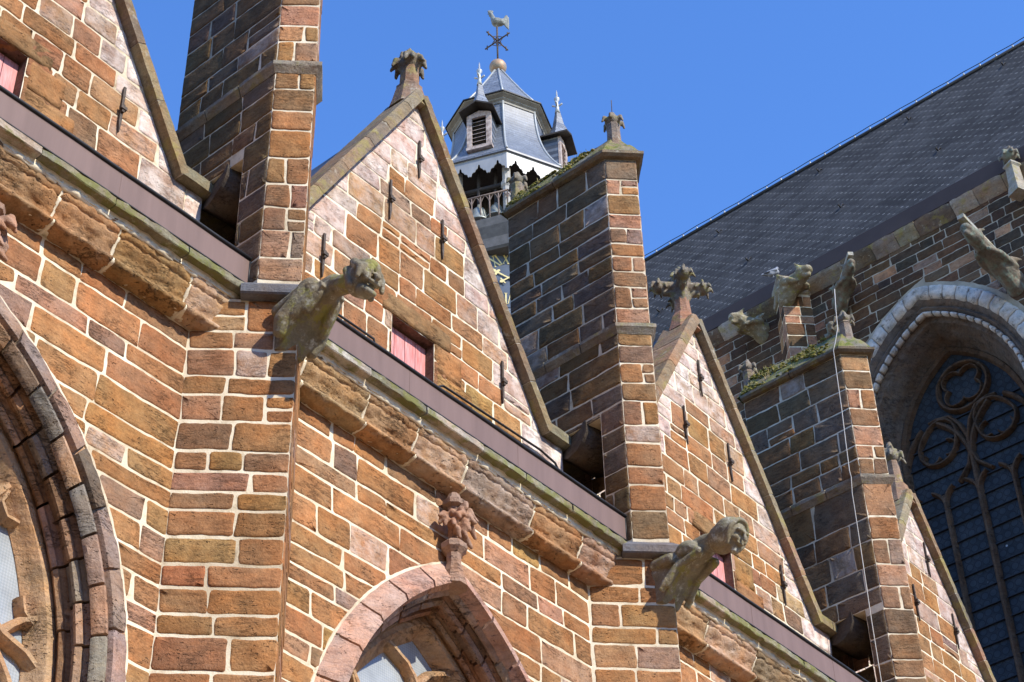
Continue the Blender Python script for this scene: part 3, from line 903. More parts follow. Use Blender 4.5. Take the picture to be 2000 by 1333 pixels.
def window_finial(i):
    T, c, rng = BT[i]
    H = [o for o in T.children if o.name.startswith("window")][0]
    y = c-.08; x = -9.9
    st = MB(); mb = MB()
    cc = (.33, .20, .13, .1)
    octs(st, x, y, [(.13, 9.55), (.09, 9.72), (.07, 9.8), (.075, 9.9), (.125, 9.95), (.13, 10.0), (.09, 10.04), (.06, 10.06), (.06, 10.42), (.11, 10.44), (.115, 10.49), (.07, 10.53), (.055, 10.58), (.03, 10.60)], cc)
    for k in range(22):
        a = rng.uniform(0, 2*math.pi); d = Vector((abs(math.sin(a))*.75-.1, math.cos(a), 0))
        z = 10.08+.29*(k/22)
        p0 = Vector((x, y, z)); rr = rng.uniform(.13, .21)
        p1 = p0+d*rr+Vector((0, 0, rng.uniform(.0, .09))); p2 = p1+d*.03+Vector((rng.uniform(-.03, .03), rng.uniform(-.04, .04), -rng.uniform(.04, .09)))
        mb.limb(p0, p1, .028, .034, cc, 0, 6); mb.limb(p1, p2, .036, .02, cc, 0, 6)
    f = st.build("finial", [M_WORN], H)
    remesh(mb.build("foliage", [M_FLEURON], H), .011, 1, .006, .04)
for i in (0, 1): window_finial(i)

# ------------------------------------------------------------------ wall anchors and cables on the gables
ANCH = [[(7.06, 13.21)], [(11.09, 15.61), (10.64, 14.65), (9.70, 13.18), (11.48, 14.64), (12.46, 13.18)],
        [(16.43, 15.63), (15.98, 14.61), (16.92, 14.54), (17.83, 13.12)], [(22.01, 15.56), (21.41, 14.54), (22.49, 14.55)]]
for i, L in enumerate(ANCH):
    for (y, z) in L:
        mb = MB(); x = GX+.018; r_ = random.Random(int(y*100)); t = r_.uniform(-.012, .012)
        h = .30
        P = [(y-.015, z-h*.55), (y-.003+t, z-h), (y+.003+t, z-h), (y+.015, z-h*.55), (y+.013, z+h), (y-.013, z+h)]
        mb.prism([(x, a, b) for a, b in P], (.022, 0, 0))
        mb.box((x+.02, y-.035, z-.018), (x+.055, y+.035, z+.022))
        mb.box((x+.02, y-.014, z-.05), (x+.045, y+.014, z+.05))
        mb.build("wall_anchor", [M_IRON], BT[i][0])
for i, L in ((0, [(6.25, 12.40), (6.32, 12.46), (7.2, 12.44), (8.02, 12.45), (8.03, 12.37)]), (1, [(9.83, 12.53), (10.14, 12.53), (10.44, 12.53), (10.45, 12.47)]),
             (1, [(11.40, 12.42), (11.42, 12.50), (11.48, 12.54), (11.60, 12.545), (13.05, 12.58), (13.3, 12.54), (13.36, 12.46)]), (2, [(16.95, 12.33), (16.98, 12.42), (17.08, 12.45), (18.6, 12.36), (18.68, 12.30)])):
    mb = MB(); mb.tube([(GX+.045, y, z) for y, z in L], .013, 6)
    mb.build("cable", [M_LEAD], BT[i][0])

# ------------------------------------------------------------------ gargoyles on the prows
def gargoyle(yc, xt, kind):
    f0 = xt
    def P(f, s, u): return (f0+f, yc+s, 10.72+u)
    c = (.25, .23, .17, .15)
    T = tag(bpy.data.objects.new("gargoyle", None), ["grey-green stone gargoyle with a veil hanging in folds over its bowed face",
            "stone gargoyle wearing a smooth hood over a human face with open mouth"][kind], "gargoyle", "stone gargoyles on the buttresses")
    COL.objects.link(T); T.location = (f0, yc, 10.72); ORG[T.name] = Vector(T.location)
    mb = MB()
    L = lambda a, b, ra, rb, n=10: mb.limb(P(*a), P(*b), ra, rb, c, 0, n)
    B = lambda p, r, M=None, n=9: mb.ball(P(*p), r, n, c, 0, M)
    # block out of the wall and the smooth wedge under the chest
    hull = [(-.16, .28), (-.30, -.26), (-.04, -.28), (.20, .0), (.44, .13), (.42, .19)]
    for k, w in enumerate((.19,)):
        mb.prism([P(f-.02, -w*.72, u) for f, u in hull], (0, 2*w*.72, 0), c)
    L((-.25, 0, .05), (.18, 0, .13), .165, .14, 12)
    L((.18, 0, .14), (.46, 0, .19), .13, .095, 12)
    if kind == 0:
        L((.10, -.02, .18), (.42, 0, .22), .11, .095, 12)           # hunched back
        L((.40, 0, .20), (.68, -.01, .09), .095, .088, 12)         # neck
        for s in (-1, 1):
            B((.24, s*.13, .19), (.12, .085, .105))
            L((.24, s*.15, .18), (.02, s*.195, -.08), .07, .085)   # wide sleeve hanging back along the side
            L((.02, s*.195, -.08), (-.02, s*.19, -.17), .085, .06)
            L((.32, s*.125, .13), (.12, s*.17, -.04), .055, .06)   # second fold of the cape
            L((.34, s*.09, .10), (.22, s*.12, -.02), .05, .045)
            L((.16, s*.155, .20), (-.08, s*.17, .10), .045, .06)
        H = Vector((.78, -.01, .04))
        B(H+Vector((-.03, 0, .02)), (.14, .135, .155))
        B(H+Vector((.02, 0, .095)), (.145, .13, .09))
        # veil falling over brow and cheeks in folds
        for k, (s, e) in enumerate(((-.13, -.10), (-.09, -.03), (-.04, .02), (.03, .03), (.09, -.02), (.13, -.10))):
            L(H+Vector((-.02, s*.7, .16)), H+Vector((.14-abs(s)*.4, s, .05+e*.3)), .045, .034, 8)
            L(H+Vector((.14-abs(s)*.4, s, .05+e*.3)), H+Vector((.155-abs(s)*.6, s*1.12, -.02+e*.6)), .034, .022, 8)
        L(H+Vector((-.09, -.10, .10)), H+Vector((-.03, -.125, -.10)), .045, .03); L(H+Vector((-.09, .10, .10)), H+Vector((-.03, .125, -.10)), .045, .03)
        # face below the veil
        L(H+Vector((.14, 0, -.01)), H+Vector((.175, 0, -.07)), .020, .028, 8)
        for s in (-1, 1):
            B(H+Vector((.10, s*.065, -.05)), (.045, .04, .045)); B(H+Vector((.125, s*.05, .0)), (.022, .024, .018))
        L(H+Vector((.135, -.045, -.105)), H+Vector((.135, .045, -.105)), .020, .020, 8)
        L(H+Vector((.085, -.04, -.175)), H+Vector((.085, .04, -.175)), .028, .028, 8)
        B(H+Vector((.02, 0, -.13)), (.08, .085, .06))
    else:
        L((.10, 0, .20), (.45, 0, .25), .115, .105, 12)
        L((.42, 0, .24), (.62, 0, .23), .105, .105, 12)
        for s in (-1, 1):
            B((.28, s*.11, .20), (.13, .085, .095))
            L((.33, s*.125, .19), (.44, s*.135, .09), .056, .05)    # arm bent along the breast
            L((.44, s*.135, .09), (.18, s*.17, .0), .05, .046)
            L((.18, s*.17, .0), (.05, s*.19, -.14), .048, .052)   # hand on the block
            for q in range(4): L((.07, s*(.235-.016*q), -.13), (.0, s*(.245-.022*q), -.21), .02, .015, 6)
            L((-.10, s*.13, .16), (.10, s*.15, .14), .07, .07)
        H = Vector((.74, 0, .20))
        My = Matrix.Rotation(R(24), 3, 'Y')
        def hp(f, s, u): return H+My @ Vector((f, s, u))
        B(hp(-.02, 0, .03), (.165, .165, .185), My, 12)              # coif
        B(hp(-.09, 0, -.02), (.15, .15, .16), My, 10)
        # band of the hood round the face
        ring = [hp(.085+.02*math.cos(a), .142*math.sin(a), .015+.165*math.cos(a)) for a in (math.pi*(k/12*1.5-.75) for k in range(13))]
        for a, b in zip(ring[:-1], ring[1:]): L(a, b, .028, .028, 8)
        B(hp(.068, 0, -.02), (.088, .105, .15), My, 10)               # face
        L(hp(.150, -.075, .055), hp(.172, -.02, .048), .018, .018, 7); L(hp(.150, .075, .055), hp(.172, .02, .048), .018, .018, 7)
        L(hp(.172, 0, .045), hp(.205, 0, -.035), .014, .024, 8)       # nose
        for s in (-1, 1):
            B(hp(.150, s*.045, .016), (.012, .020, .010), My, 7)      # eyes
            B(hp(.128, s*.066, -.035), (.042, .036, .036), My, 7)
        L(hp(.155, -.038, -.075), hp(.155, .038, -.075), .014, .014, 7)
        L(hp(.125, -.035, -.125), hp(.125, .035, -.125), .016, .016, 7)
        B(hp(.105, 0, -.155), (.045, .05, .035), My, 8)
    o = mb.build("figure", [M_SCULPT], T)
    remesh(o, .0085, 1, .004, .04)
    return T
for k in (0, 1): gargoyle(PIERS[k], XT[k], k)
#@@TOWER
M_TSLATE = None
def slate_mat(name, col, w, h, glint=0.0, rough=.45, spec=.5):
    """slates laid in courses; coordinates run along the surface: u, v from the uv map"""
    mt, nt, b = mk(name, rough, spec)
    uv = node(nt, "ShaderNodeUVMap", uv_map="UVMap").outputs[0]
    br = node(nt, "ShaderNodeTexBrick"); br.offset = .5
    br.inputs["Scale"].default_value = 1.0
    br.inputs["Brick Width"].default_value = w; br.inputs["Row Height"].default_value = h
    br.inputs["Mortar Size"].default_value = h*.07; br.inputs["Mortar Smooth"].default_value = .3; br.inputs["Bias"].default_value = 0
    br.inputs["Color1"].default_value = (*[k*.78 for k in col], 1); br.inputs["Color2"].default_value = (*[min(1, k*1.25) for k in col], 1); br.inputs["Mortar"].default_value = (*[k*(.7 if glint else .35) for k in col], 1)
    nt.links.new(uv, br.inputs["Vector"])
    P = pos(nt)
    c = mixc(nt, .8, br.outputs["Color"], ramp(nt, noise_n(nt, P, 1.6 if not glint else .7, 8, .7), [(.3, .6), (.7, 1.4)]), 'MULTIPLY')
    if glint:
        sp = node(nt, "ShaderNodeSeparateXYZ"); nt.links.new(uv, sp.inputs[0])
        row = math_n(nt, 'FLOOR', math_n(nt, 'DIVIDE', sp.outputs[1], h))
        sh = math_n(nt, 'MULTIPLY', math_n(nt, 'MODULO', row, 2.0), .5)
        fu = math_n(nt, 'FRACT', math_n(nt, 'ADD', math_n(nt, 'DIVIDE', sp.outputs[0], w), sh)); fv = math_n(nt, 'FRACT', math_n(nt, 'DIVIDE', sp.outputs[1], h))
        du = math_n(nt, 'LESS_THAN', math_n(nt, 'ABSOLUTE', math_n(nt, 'SUBTRACT', fu, .5)), .10); dv = math_n(nt, 'LESS_THAN', fv, .17)
        gl = ramp(nt, noise_n(nt, P, 2.2, 5, .7), [(.35, .15), (.65, 1.0)])
        c = mixc(nt, math_n(nt, 'MULTIPLY', math_n(nt, 'MULTIPLY', math_n(nt, 'MULTIPLY', du, dv), glint), gl), c, (.5, .5, .5))
    nt.links.new(c, b.inputs["Base Color"])
    bump(nt, b, noise_n(nt, P, 5, 4) if glint else br.outputs["Fac"], .5 if glint else -.5, .02)
    return mt
M_TSLATE = slate_mat("blue_slate", (.145, .165, .205), .34, .19)
M_RSLATE = slate_mat("dark_roof_slate", (.047, .048, .052), .36, .24, .6, .85, .05)
def uvset(o, fn):
    me = o.data; ul = me.uv_layers.new(name="UVMap")
    org = Vector(ORG[o.name])
    for l in me.loops:
        ul.data[l.index].uv = fn(Vector(me.vertices[l.vertex_index].co)+org)
M_LEADW = simple_mat("pale_lead_boards", (.27, .28, .30), .45, .1, .18, 2, .15, .01, .5, (1, 1, .3))
M_TSTONE = simple_mat("grey_tower_stone", (.33, .325, .32), .8, 0, .2, 5, .3)
M_DARKW = simple_mat("old_dark_wood", (.035, .03, .028), .8, 0, .3, 6, .3)
M_CORN = simple_mat("painted_cornice_wood", (.22, .21, .19), .7, 0, .25, 4, .2)
M_PEEL = simple_mat("peeling_painted_wood", (.30, .22, .20), .8, 0, .5, 5, .3, .01, .3, None, (.55, .47, .44))
M_GOLD = simple_mat("pale_gilding", (.80, .64, .28), .35, .4, .1, 6, .1)
M_COPPER = simple_mat("aged_copper", (.30, .33, .29), .55, .2, .35, 3, .2, .01, .5, None, (.45, .24, .12))
M_ZINC = simple_mat("zinc_sheet", (.36, .38, .39), .4, .3, .12, 3, .1)
M_BELL = simple_mat("bronze_bell", (.30, .32, .30), .45, .5, .25, 5, .2)
M_DARKG = simple_mat("shadow_grey_stone", (.10, .10, .105), .8, 0, .25, 4, .3)  # platform stone, with the overhang's shadow painted into its grey
M_RAIL = simple_mat("rusty_railing", (.17, .13, .115), .8, .1, .3, 8, .2)
TX, TY = -37.85, 45.0
def tpos(r, deg, z): return Vector((TX+r*math.cos(R(deg)), TY+r*math.sin(R(deg)), z))
def tower():
    T = thing("clock_tower", "slate clock tower with a curved roof, dormers and a weathercock behind the sunlit gable", "tower", (TX, TY, -1.6))
    V = [45*k for k in range(8)]
    def ringpoly(mb, prof, mat=0, c=(1, 1, 1, 0), smooth=False):
        rows = [[mb.vert(tpos(r, a, z), c) for a in V] for r, z in prof]
        for k in range(len(rows)-1):
            for j in range(8):
                mb.face((rows[k][j], rows[k][(j+1) % 8], rows[k+1][(j+1) % 8], rows[k+1][j]), mat, smooth)
        mb.face(rows[-1], mat); mb.face(rows[0][::-1], mat)
    def faceuv(p):
        a = math.degrees(math.atan2(p.y-TY, p.x-TX)) % 360
        k = int(a//45); m_ = R(k*45+22.5)
        return ((p.x-TX)*-math.sin(m_)+(p.y-TY)*math.cos(m_)+k*20, p.z*1.05)
    # shaft and drum
    mb = MB(); ringpoly(mb, [(2.85, 52.0), (2.85, 53.0)])
    mb.prism([tpos(2.6*math.sqrt(2), a, -1.6) for a in (0, 90, 180, 270)], (0, 0, 54.0))
    D = mb.build("drum", M_TSLATE, T); uvset(D, faceuv)
    mb = MB(); ringpoly(mb, [(3.22, 51.9), (3.3, 52.0), (3.3, 52.5), (3.5, 53.0), (3.55, 53.4), (3.3, 53.55), (2.0, 53.56)])
    mb.build("platform", M_DARKG, T)
    # clock face on the panel that looks left of the camera
    n = Vector((math.cos(R(-45)), math.sin(R(-45)), 0)); t = Vector((-n.y, n.x, 0)); ap = 2.6
    def cp(a, b, o): return Vector((TX, TY, 0))+n*(ap+o)+t*(CT+a)+Vector((0, 0, CZ+b))
    mb = MB(); dial = [cp(1.5*math.cos(2*math.pi*k/40), 1.5*math.sin(2*math.pi*k/40), .01) for k in range(40)]
    mb.prism(dial, n*.02)
    CL = mb.build("clock", simple_mat("blue_black_dial", (.07, .09, .13), .5, 0, .2, 3, .1), T)
    mb = MB()
    def stroke(p, q, w, rot, cen):
        d = Vector((q[0]-p[0], q[1]-p[1])).normalized(); s = Vector((-d.y, d.x))*w/2
        pts = [(p[0]+s.x, p[1]+s.y), (q[0]+s.x, q[1]+s.y), (q[0]-s.x, q[1]-s.y), (p[0]-s.x, p[1]-s.y)]
        ca, sa = math.cos(rot), math.sin(rot)
        mb.prism([cp(1.05*cen[0]+1.35*(x*ca-y*sa), 1.05*cen[1]+1.35*(x*sa+y*ca), .035) for x, y in pts], n*.02)
    NUM = ["XII", "I", "II", "III", "IIII", "V", "VI", "VII", "VIII", "IX", "X", "XI"]
    for h, s in enumerate(NUM):
        a = -2*math.pi*h/12; cen = (-math.sin(a)*1.0, math.cos(a)*1.0)
        wd = {'I': .075, 'V': .2, 'X': .22}; tot = sum(wd[k] for k in s); x = -tot/2
        for k in s:
            w = wd[k]; m_ = x+w/2
            if k == 'I': stroke((m_, -.2), (m_, .2), .042, a, cen); stroke((m_-.045, .2), (m_+.045, .2), .018, a, cen); stroke((m_-.045, -.2), (m_+.045, -.2), .018, a, cen)
            if k == 'X': stroke((m_-.08, .2), (m_+.08, -.2), .046, a, cen); stroke((m_+.08, .2), (m_-.08, -.2), .022, a, cen); stroke((m_-.1, .2), (m_-.04, .2), .018, a, cen); stroke((m_+.04, -.2), (m_+.1, -.2), .018, a, cen); stroke((m_+.04, .2), (m_+.1, .2), .018, a, cen); stroke((m_-.1, -.2), (m_-.04, -.2), .018, a, cen)
            if k == 'V': stroke((m_-.075, .2), (m_, -.2), .046, a, cen); stroke((m_+.075, .2), (m_, -.2), .022, a, cen)
            x += w
    mb.build("numerals", M_GOLD, CL)
    for ang, ln in ((57, .84), (126, .46)):
        mb = MB(); a = R(ang); ca, sa = math.cos(a), math.sin(a)
        out = [(.03, -.12), (.03, ln*.55), (.06, ln*.6), (.15, ln*.58), (.17, ln*.66), (.10, ln*.72), (.05, ln*.70), (.075, ln*.84), (0, ln)]
        pts = out+[(-x, y) for x, y in out[::-1][1:]]
        mb.prism([cp(x*ca-y*sa, x*sa+y*ca, .07+.03*(ln < .7)) for x, y in pts], n*.02)
        mb.build("hand", M_GOLD, CL)
    # belfry: posts, beams, railings
    for k, a in enumerate(V):
        mb = MB(); p = tpos(2.72, a, 0)
        mb.lathe([(.26, 53.55), (.26, 53.8), (.17, 53.9), (.165, 55.6), (.24, 55.7), (.24, 55.85), (.18, 55.95), (.18, 57.2)], (p.x, p.y, 0), 8, (1, 1, 1, 0), 0, False, R(a+22.5))
        mb.build("column", M_TSTONE, T)
    mb = MB(); ringpoly(mb, [(1.0, 53.5), (1.0, 57.2)]); ringpoly(mb, [(2.95, 57.0), (2.95, 57.3)])
    for a in V:
        b = a+45
        p, q = tpos(2.6, a, 55.95), tpos(2.6, b, 55.95)
        mb.tube([p, q], .12, 4)
    mb.build("frame", M_DARKW, T)
    for a in V:
        p, q = tpos(3.02, a, 0), tpos(3.02, a+45, 0)
        mb = MB(); N = 6
        mb.tube([(p.x, p.y, 55.2), (q.x, q.y, 55.2)], .05, 6); mb.tube([(p.x, p.y, 53.68), (q.x, q.y, 53.68)], .035, 6)
        for j in range(N+1):
            m_ = p+(q-p)*j/N; mb.tube([(m_.x, m_.y, 53.6), (m_.x, m_.y, 55.2)], .032, 5)
            if j < N:
                e = p+(q-p)*(j+1)/N
                arc = []
                for s in range(9):
                    u = s/8; w = m_+(e-m_)*u; arc.append((w.x, w.y, 54.75+.42*math.sin(math.pi*min(u, 1-u)*.92)**.8))
                mb.tube(arc, .024, 4)
        mb.build("railing", M_RAIL, T)
    # lead valance with cut-out edge
    for a in V:
        p, q = tpos(3.2, a, 0), tpos(3.2, a+45, 0); d = (q-p); L = d.length; d.normalize(); o = Vector((d.y, -d.x, 0))
        mb = MB(); N = 3; low = []
        for j in range(N):
            w = L/N; x0 = w*j
            pr = [(0, .95), (.06, .98), (.10, .93), (.11, .84), (.17, .78), (.27, .76), (.32, .66), (.40, .60), (.43, .56), (.44, .46), (.47, .40), (.5, .38)]
            pr = pr+[(1-x, y) for x, y in pr[::-1][1:]]
            low += [(x0+w*x, 57.28-y) for x, y in (pr if j == 0 else pr[1:])]
        pts = [(0, 57.32)]+[(x, z) for x, z in low]+[(L, 57.32)]
        mb.prism([p+d*x+Vector((0, 0, z)) for x, z in pts], o*-.03)
        mb.build("valance", M_LEADW, T)
    # bell-cast roof
    zt, zb = 61.62, 57.38
    prof = []
    for k in range(15):
        u = k/14; z = zb+(zt-zb)*u
        r = 2.0+(3.30-2.0)*((1-u)**2.6*.86+(1-u)*.14)
        prof.append((r, z))
    mb = MB(); ringpoly(mb, [(3.3, 57.28)]+prof)
    o = mb.build("bell_roof", M_TSLATE, T); uvset(o, faceuv)
    for a in V:
        mb = MB(); mb.tube([tpos(r+.01, a, z) for r, z in prof], .055, 6); mb.build("hip_roll", M_ZINC, T)
    mb = MB(); ringpoly(mb, [(1.98, 61.50), (2.05, 61.50), (2.05, 61.62), (2.14, 61.68), (2.14, 61.74), (2.32, 61.82), (2.36, 61.88), (1.6, 61.92)])
    mb.build("cornice", M_CORN, T)
    mb = MB(); ringpoly(mb, [(2.41, 61.865), (2.41, 61.93), (2.34, 61.97), (2.0, 62.0)]); mb.build("eave", M_LEAD, T)
    pr2 = [(2.18, 61.98), (1.45, 63.25), (.75, 64.6), (.17, 65.75)]
    mb = MB(); ringpoly(mb, pr2); o = mb.build("spire_roof", M_TSLATE, T); uvset(o, faceuv)
    for a in V:
        mb = MB(); mb.tube([tpos(r+.01, a, z) for r, z in pr2], .05, 6); mb.build("hip_roll", M_ZINC, T)
    mb = MB(); mb.ball((TX, TY, 66.03), (.40, .40, .40), 12); mb.lathe([(.2, 65.55), (.14, 65.7), (.18, 65.75)], (TX, TY, 0), 10); mb.build("ball", M_COPPER, T)
    # dormers with little spires
    for a in (-67.5, 22.5, 112.5, 202.5):
        n = Vector((math.cos(R(a)), math.sin(R(a)), 0)); t = Vector((-n.y, n.x, 0)); C = Vector((TX, TY, 0))
        def q(f, s, z): return C+n*f+t*s+Vector((0, 0, z))
        mb = MB()
        z0, z1, w, f1 = 58.05, 60.0, .52, 2.86
        for s in (-1, 1):
            mb.prism([q(f1, s*w, z0), q(f1, s*w, z1), q(1.5, s*w, z1), q(1.5, s*w, z0)], t*(-s*.08))
        W = mb.build("dormer", M_TSLATE, T); uvset(W, faceuv)
        mb = MB()
        for s in (-1, 1): mb.prism([q(f1+.03, s*(w+.02), z0), q(f1+.03, s*(w-.20), z0), q(f1+.03, s*(w-.20), z1), q(f1+.03, s*(w+.02), z1)], n*-.1)
        mb.prism([q(f1+.035, -w, z1-.16), q(f1+.035, w, z1-.16), q(f1+.035, w, z1+.02), q(f1+.035, 0, z1+.22), q(f1+.035, -w, z1+.02)], n*-.1)
        mb.prism([q(f1+.05, -w-.05, z0-.1), q(f1+.05, w+.05, z0-.1), q(f1+.05, w+.05, z0+.05), q(f1+.05, -w-.05, z0+.05)], n*-.4)
        mb.build("frame", M_PEEL, W)
        mb = MB()
        for k in range(7):
            z = z0+.12+.235*k
            mb.prism([q(f1, -w+.2, z), q(f1, w-.2, z), q(f1-.16, w-.2, z+.13), q(f1-.16, -w+.2, z+.13)], Vector((0, 0, .02)))
        mb.build("louver", M_PEEL, W)
        mb = MB(); mb.prism([q(f1-.28, -w+.1, z0), q(f1-.28, w-.1, z0), q(f1-.28, w-.1, z1), q(f1-.28, -w+.1, z1)], n*-.04); mb.build("dark_back", M_DARKW, W)
        # gabled eave board, slate roof, spire and finial
        mb = MB()
        ov = .24; fe = f1+.42
        for s in (-1, 1):
            mb.prism([q(fe, 0, z1+.42), q(fe, s*(w+ov), z1-.02), q(1.2, s*(w+ov), z1-.02), q(1.2, 0, z1+.42)], Vector((0, 0, .09)))
        mb.build("eave", M_DARKW, W)
        mb = MB()
        b = [q(fe-.05, 0, z1+.5), q(f1-.15, w+.1, z1+.20), q(f1-.75, 0, z1+.5), q(f1-.15, -w-.1, z1+.20)]
        mid = [q(f1-.16+dx, dy, z1+1.25) for dx, dy in ((.26, 0), (0, .24), (-.26, 0), (0, -.24))]
        top = q(f1-.16, 0, z1+2.75)
        ib = [mb.vert(p) for p in b]; im = [mb.vert(p) for p in mid]; tp = mb.vert(top)
        for k in range(4):
            mb.face((ib[k], ib[(k+1) % 4], im[(k+1) % 4], im[k])); mb.face((im[k], im[(k+1) % 4], tp))
        o = mb.build("spire", M_TSLATE, W); uvset(o, faceuv)
        mb = MB(); e = q(f1-.16, 0, 0)
        mb.lathe([(.13, z1+2.0), (.07, z1+2.4), (.05, z1+2.75), (.13, z1+2.88), (.13, z1+2.96), (.045, z1+3.06), (.03, z1+3.35), (.008, z1+3.5)], (e.x, e.y, 0), 8)
        for k in range(4):
            d = Vector((math.cos(R(a+90*k)), math.sin(R(a+90*k)), 0))
            mb.limb(e+d*.05+Vector((0, 0, z1+2.45)), e+d*.2+Vector((0, 0, z1+2.55)), .035, .05, (1, 1, 1, 0), 0, 6)
        mb.build("finial", M_ZINC, W)
    # weathercock on its cross
    mb = MB(); mb.tube([(TX, TY, 66.4), (TX, TY, 69.0)], .045, 8); PL = mb.build("vane_pole", M_IRON, T)
    mb = MB()
    for ax in (Vector((1, 0, 0)), Vector((0, 1, 0))):
        for s in (-1, 1):
            c_ = Vector((TX, TY, 67.85))
            mb.tube([c_, c_+ax*s*.75], .035, 6)
            mb.tube([c_+ax*s*.35, c_+Vector((0, 0, .35)), ], .02, 5); mb.tube([c_+ax*s*.35, c_+Vector((0, 0, -.35))], .02, 5)
            mb.tube([c_+ax*s*.62+Vector((0, 0, -.14)), c_+ax*s*.62+Vector((0, 0, .14))], .03, 5)
    mb.build("vane_cross", M_IRON, T)
    mb = MB(); e = Vector((.768, .64, 0)); u = Vector((0, 0, 1)); s_ = Vector((-.64, .768, 0)); O = Vector((TX, TY, 69.05))
    def k_(a, b, c_=0.0): return O+e*a+u*b+s_*c_
    for a, b, ra, rb in (((-.02, .12), (.16, .10), .24, .20), ((-.14, .25), (-.24, .66), .15, .085), ((-.24, .66), (-.30, .76), .10, .085), ((.2, .18), (.36, .24), .15, .10), ((-.02, -.05), (-.02, -.28), .07, .03)):
        mb.limb(k_(*a), k_(*b), ra, rb)
    mb.limb(k_(-.36, .74), k_(-.47, .71), .04, .012)
    for j in range(4): mb.limb(k_(-.20-.06*j, .84), k_(-.19-.07*j, .97-.02*abs(j-1.5)), .045, .03)
    mb.limb(k_(-.34, .66), k_(-.35, .56), .035, .03)
    for j in range(7):
        b = .62-.17*j
        mb.limb(k_(.28, .2), k_(.42+.10*math.sin(j*.5+.3), b*.7+.12), .07, .05); mb.limb(k_(.42+.10*math.sin(j*.5+.3), b*.7+.12), k_(.56, b*.8-.12), .05, .025)
    mb.limb(k_(.02, .36), k_(.10, .44), .05, .03)
    o = mb.build("weathercock", simple_mat("weathered_lead_bird", (.17, .185, .18), .6, 0, .3, 6, .2), PL); remesh(o, .03, 1)
    return T
CT, CZ = 0.0, 50.66
TOW = tower()
def bell(p, sc, lab):
    mb = MB(); mb.lathe([(.40*sc, 0), (.41*sc, .03*sc), (.34*sc, .12*sc), (.27*sc, .35*sc), (.24*sc, .55*sc), (.19*sc, .66*sc), (.08*sc, .70*sc), (.05*sc, .9*sc)], p, 20)
    o = mb.build("bell", [M_BELL]); o.data.materials.append(M_DARKW)
    tag(o, lab, "bell", "bells in the clock tower")
    mb = MB(); mb.lathe([(.035*sc, .45*sc), (.03*sc, .0), (.06*sc, -.06*sc), (.03*sc, -.14*sc)], p, 8); mb.build("clapper", M_IRON, o)
    mb = MB(); mb.box((p[0]-.05, p[1]-.05, p[2]+.85*sc), (p[0]+.05, p[1]+.05, 57.0)); mb.build("hanger", M_DARKW, o)
bell(tuple(tpos(2.45, -72, 53.95)), 1.25, "bronze bell behind the tower railing, nearer the sunlit gable's coping")
bell(tuple(tpos(2.40, -55, 54.15)), 1.05, "bronze bell behind the tower railing, beside the front tower column")
#@@TRANSEPT
YT = 30.0
M_GLASS = None
def darkglass():
    mt, nt, b = mk("old_roundel_glass", .45, .12)
    P = pos(nt); sp = node(nt, "ShaderNodeSeparateXYZ"); nt.links.new(P, sp.inputs[0])
    fx = math_n(nt, 'SUBTRACT', math_n(nt, 'FRACT', math_n(nt, 'DIVIDE', sp.outputs[0], .19)), .5)
    fz = math_n(nt, 'SUBTRACT', math_n(nt, 'FRACT', math_n(nt, 'DIVIDE', sp.outputs[2], .19)), .5)
    d = math_n(nt, 'SQRT', math_n(nt, 'ADD', math_n(nt, 'MULTIPLY', fx, fx), math_n(nt, 'MULTIPLY', fz, fz)))
    ringm = math_n(nt, 'LESS_THAN', math_n(nt, 'ABSOLUTE', math_n(nt, 'SUBTRACT', d, .42)), .045)
    disc = math_n(nt, 'LESS_THAN', d, .40)
    c = mixc(nt, disc, (.024, .026, .029), (.030, .036, .044))
    c = mixc(nt, ramp(nt, noise_n(nt, P, 3.0, 4, .6), [(.42, 0.0), (.7, .7)]), c, (.055, .06, .068))
    c = mixc(nt, math_n(nt, 'MULTIPLY', ringm, .6), c, (.012, .012, .012))
    v = node(nt, "ShaderNodeTexVoronoi"); v.inputs["Scale"].default_value = 1.9; nt.links.new(P, v.inputs["Vector"])
    c = mixc(nt, ramp(nt, v.outputs["Distance"], [(.03, .8), (.06, 0.0)]), c, (.5, .55, .6))
    nt.links.new(c, b.inputs["Base Color"])
    bump(nt, b, noise_n(nt, P, 9, 3), .25, .02)
    return mt
M_GLASS = darkglass()
M_WHITE = simple_mat("whitewashed_stone", (.20, .18, .15), .85, 0, .1, 4, .4, .01, .2, None, (.56, .53, .47))
M_WHITEWASH = stone_mat("flaking_whitewash", 1.0, .4, [((.13, .11, .09), 6, .56)], .8)
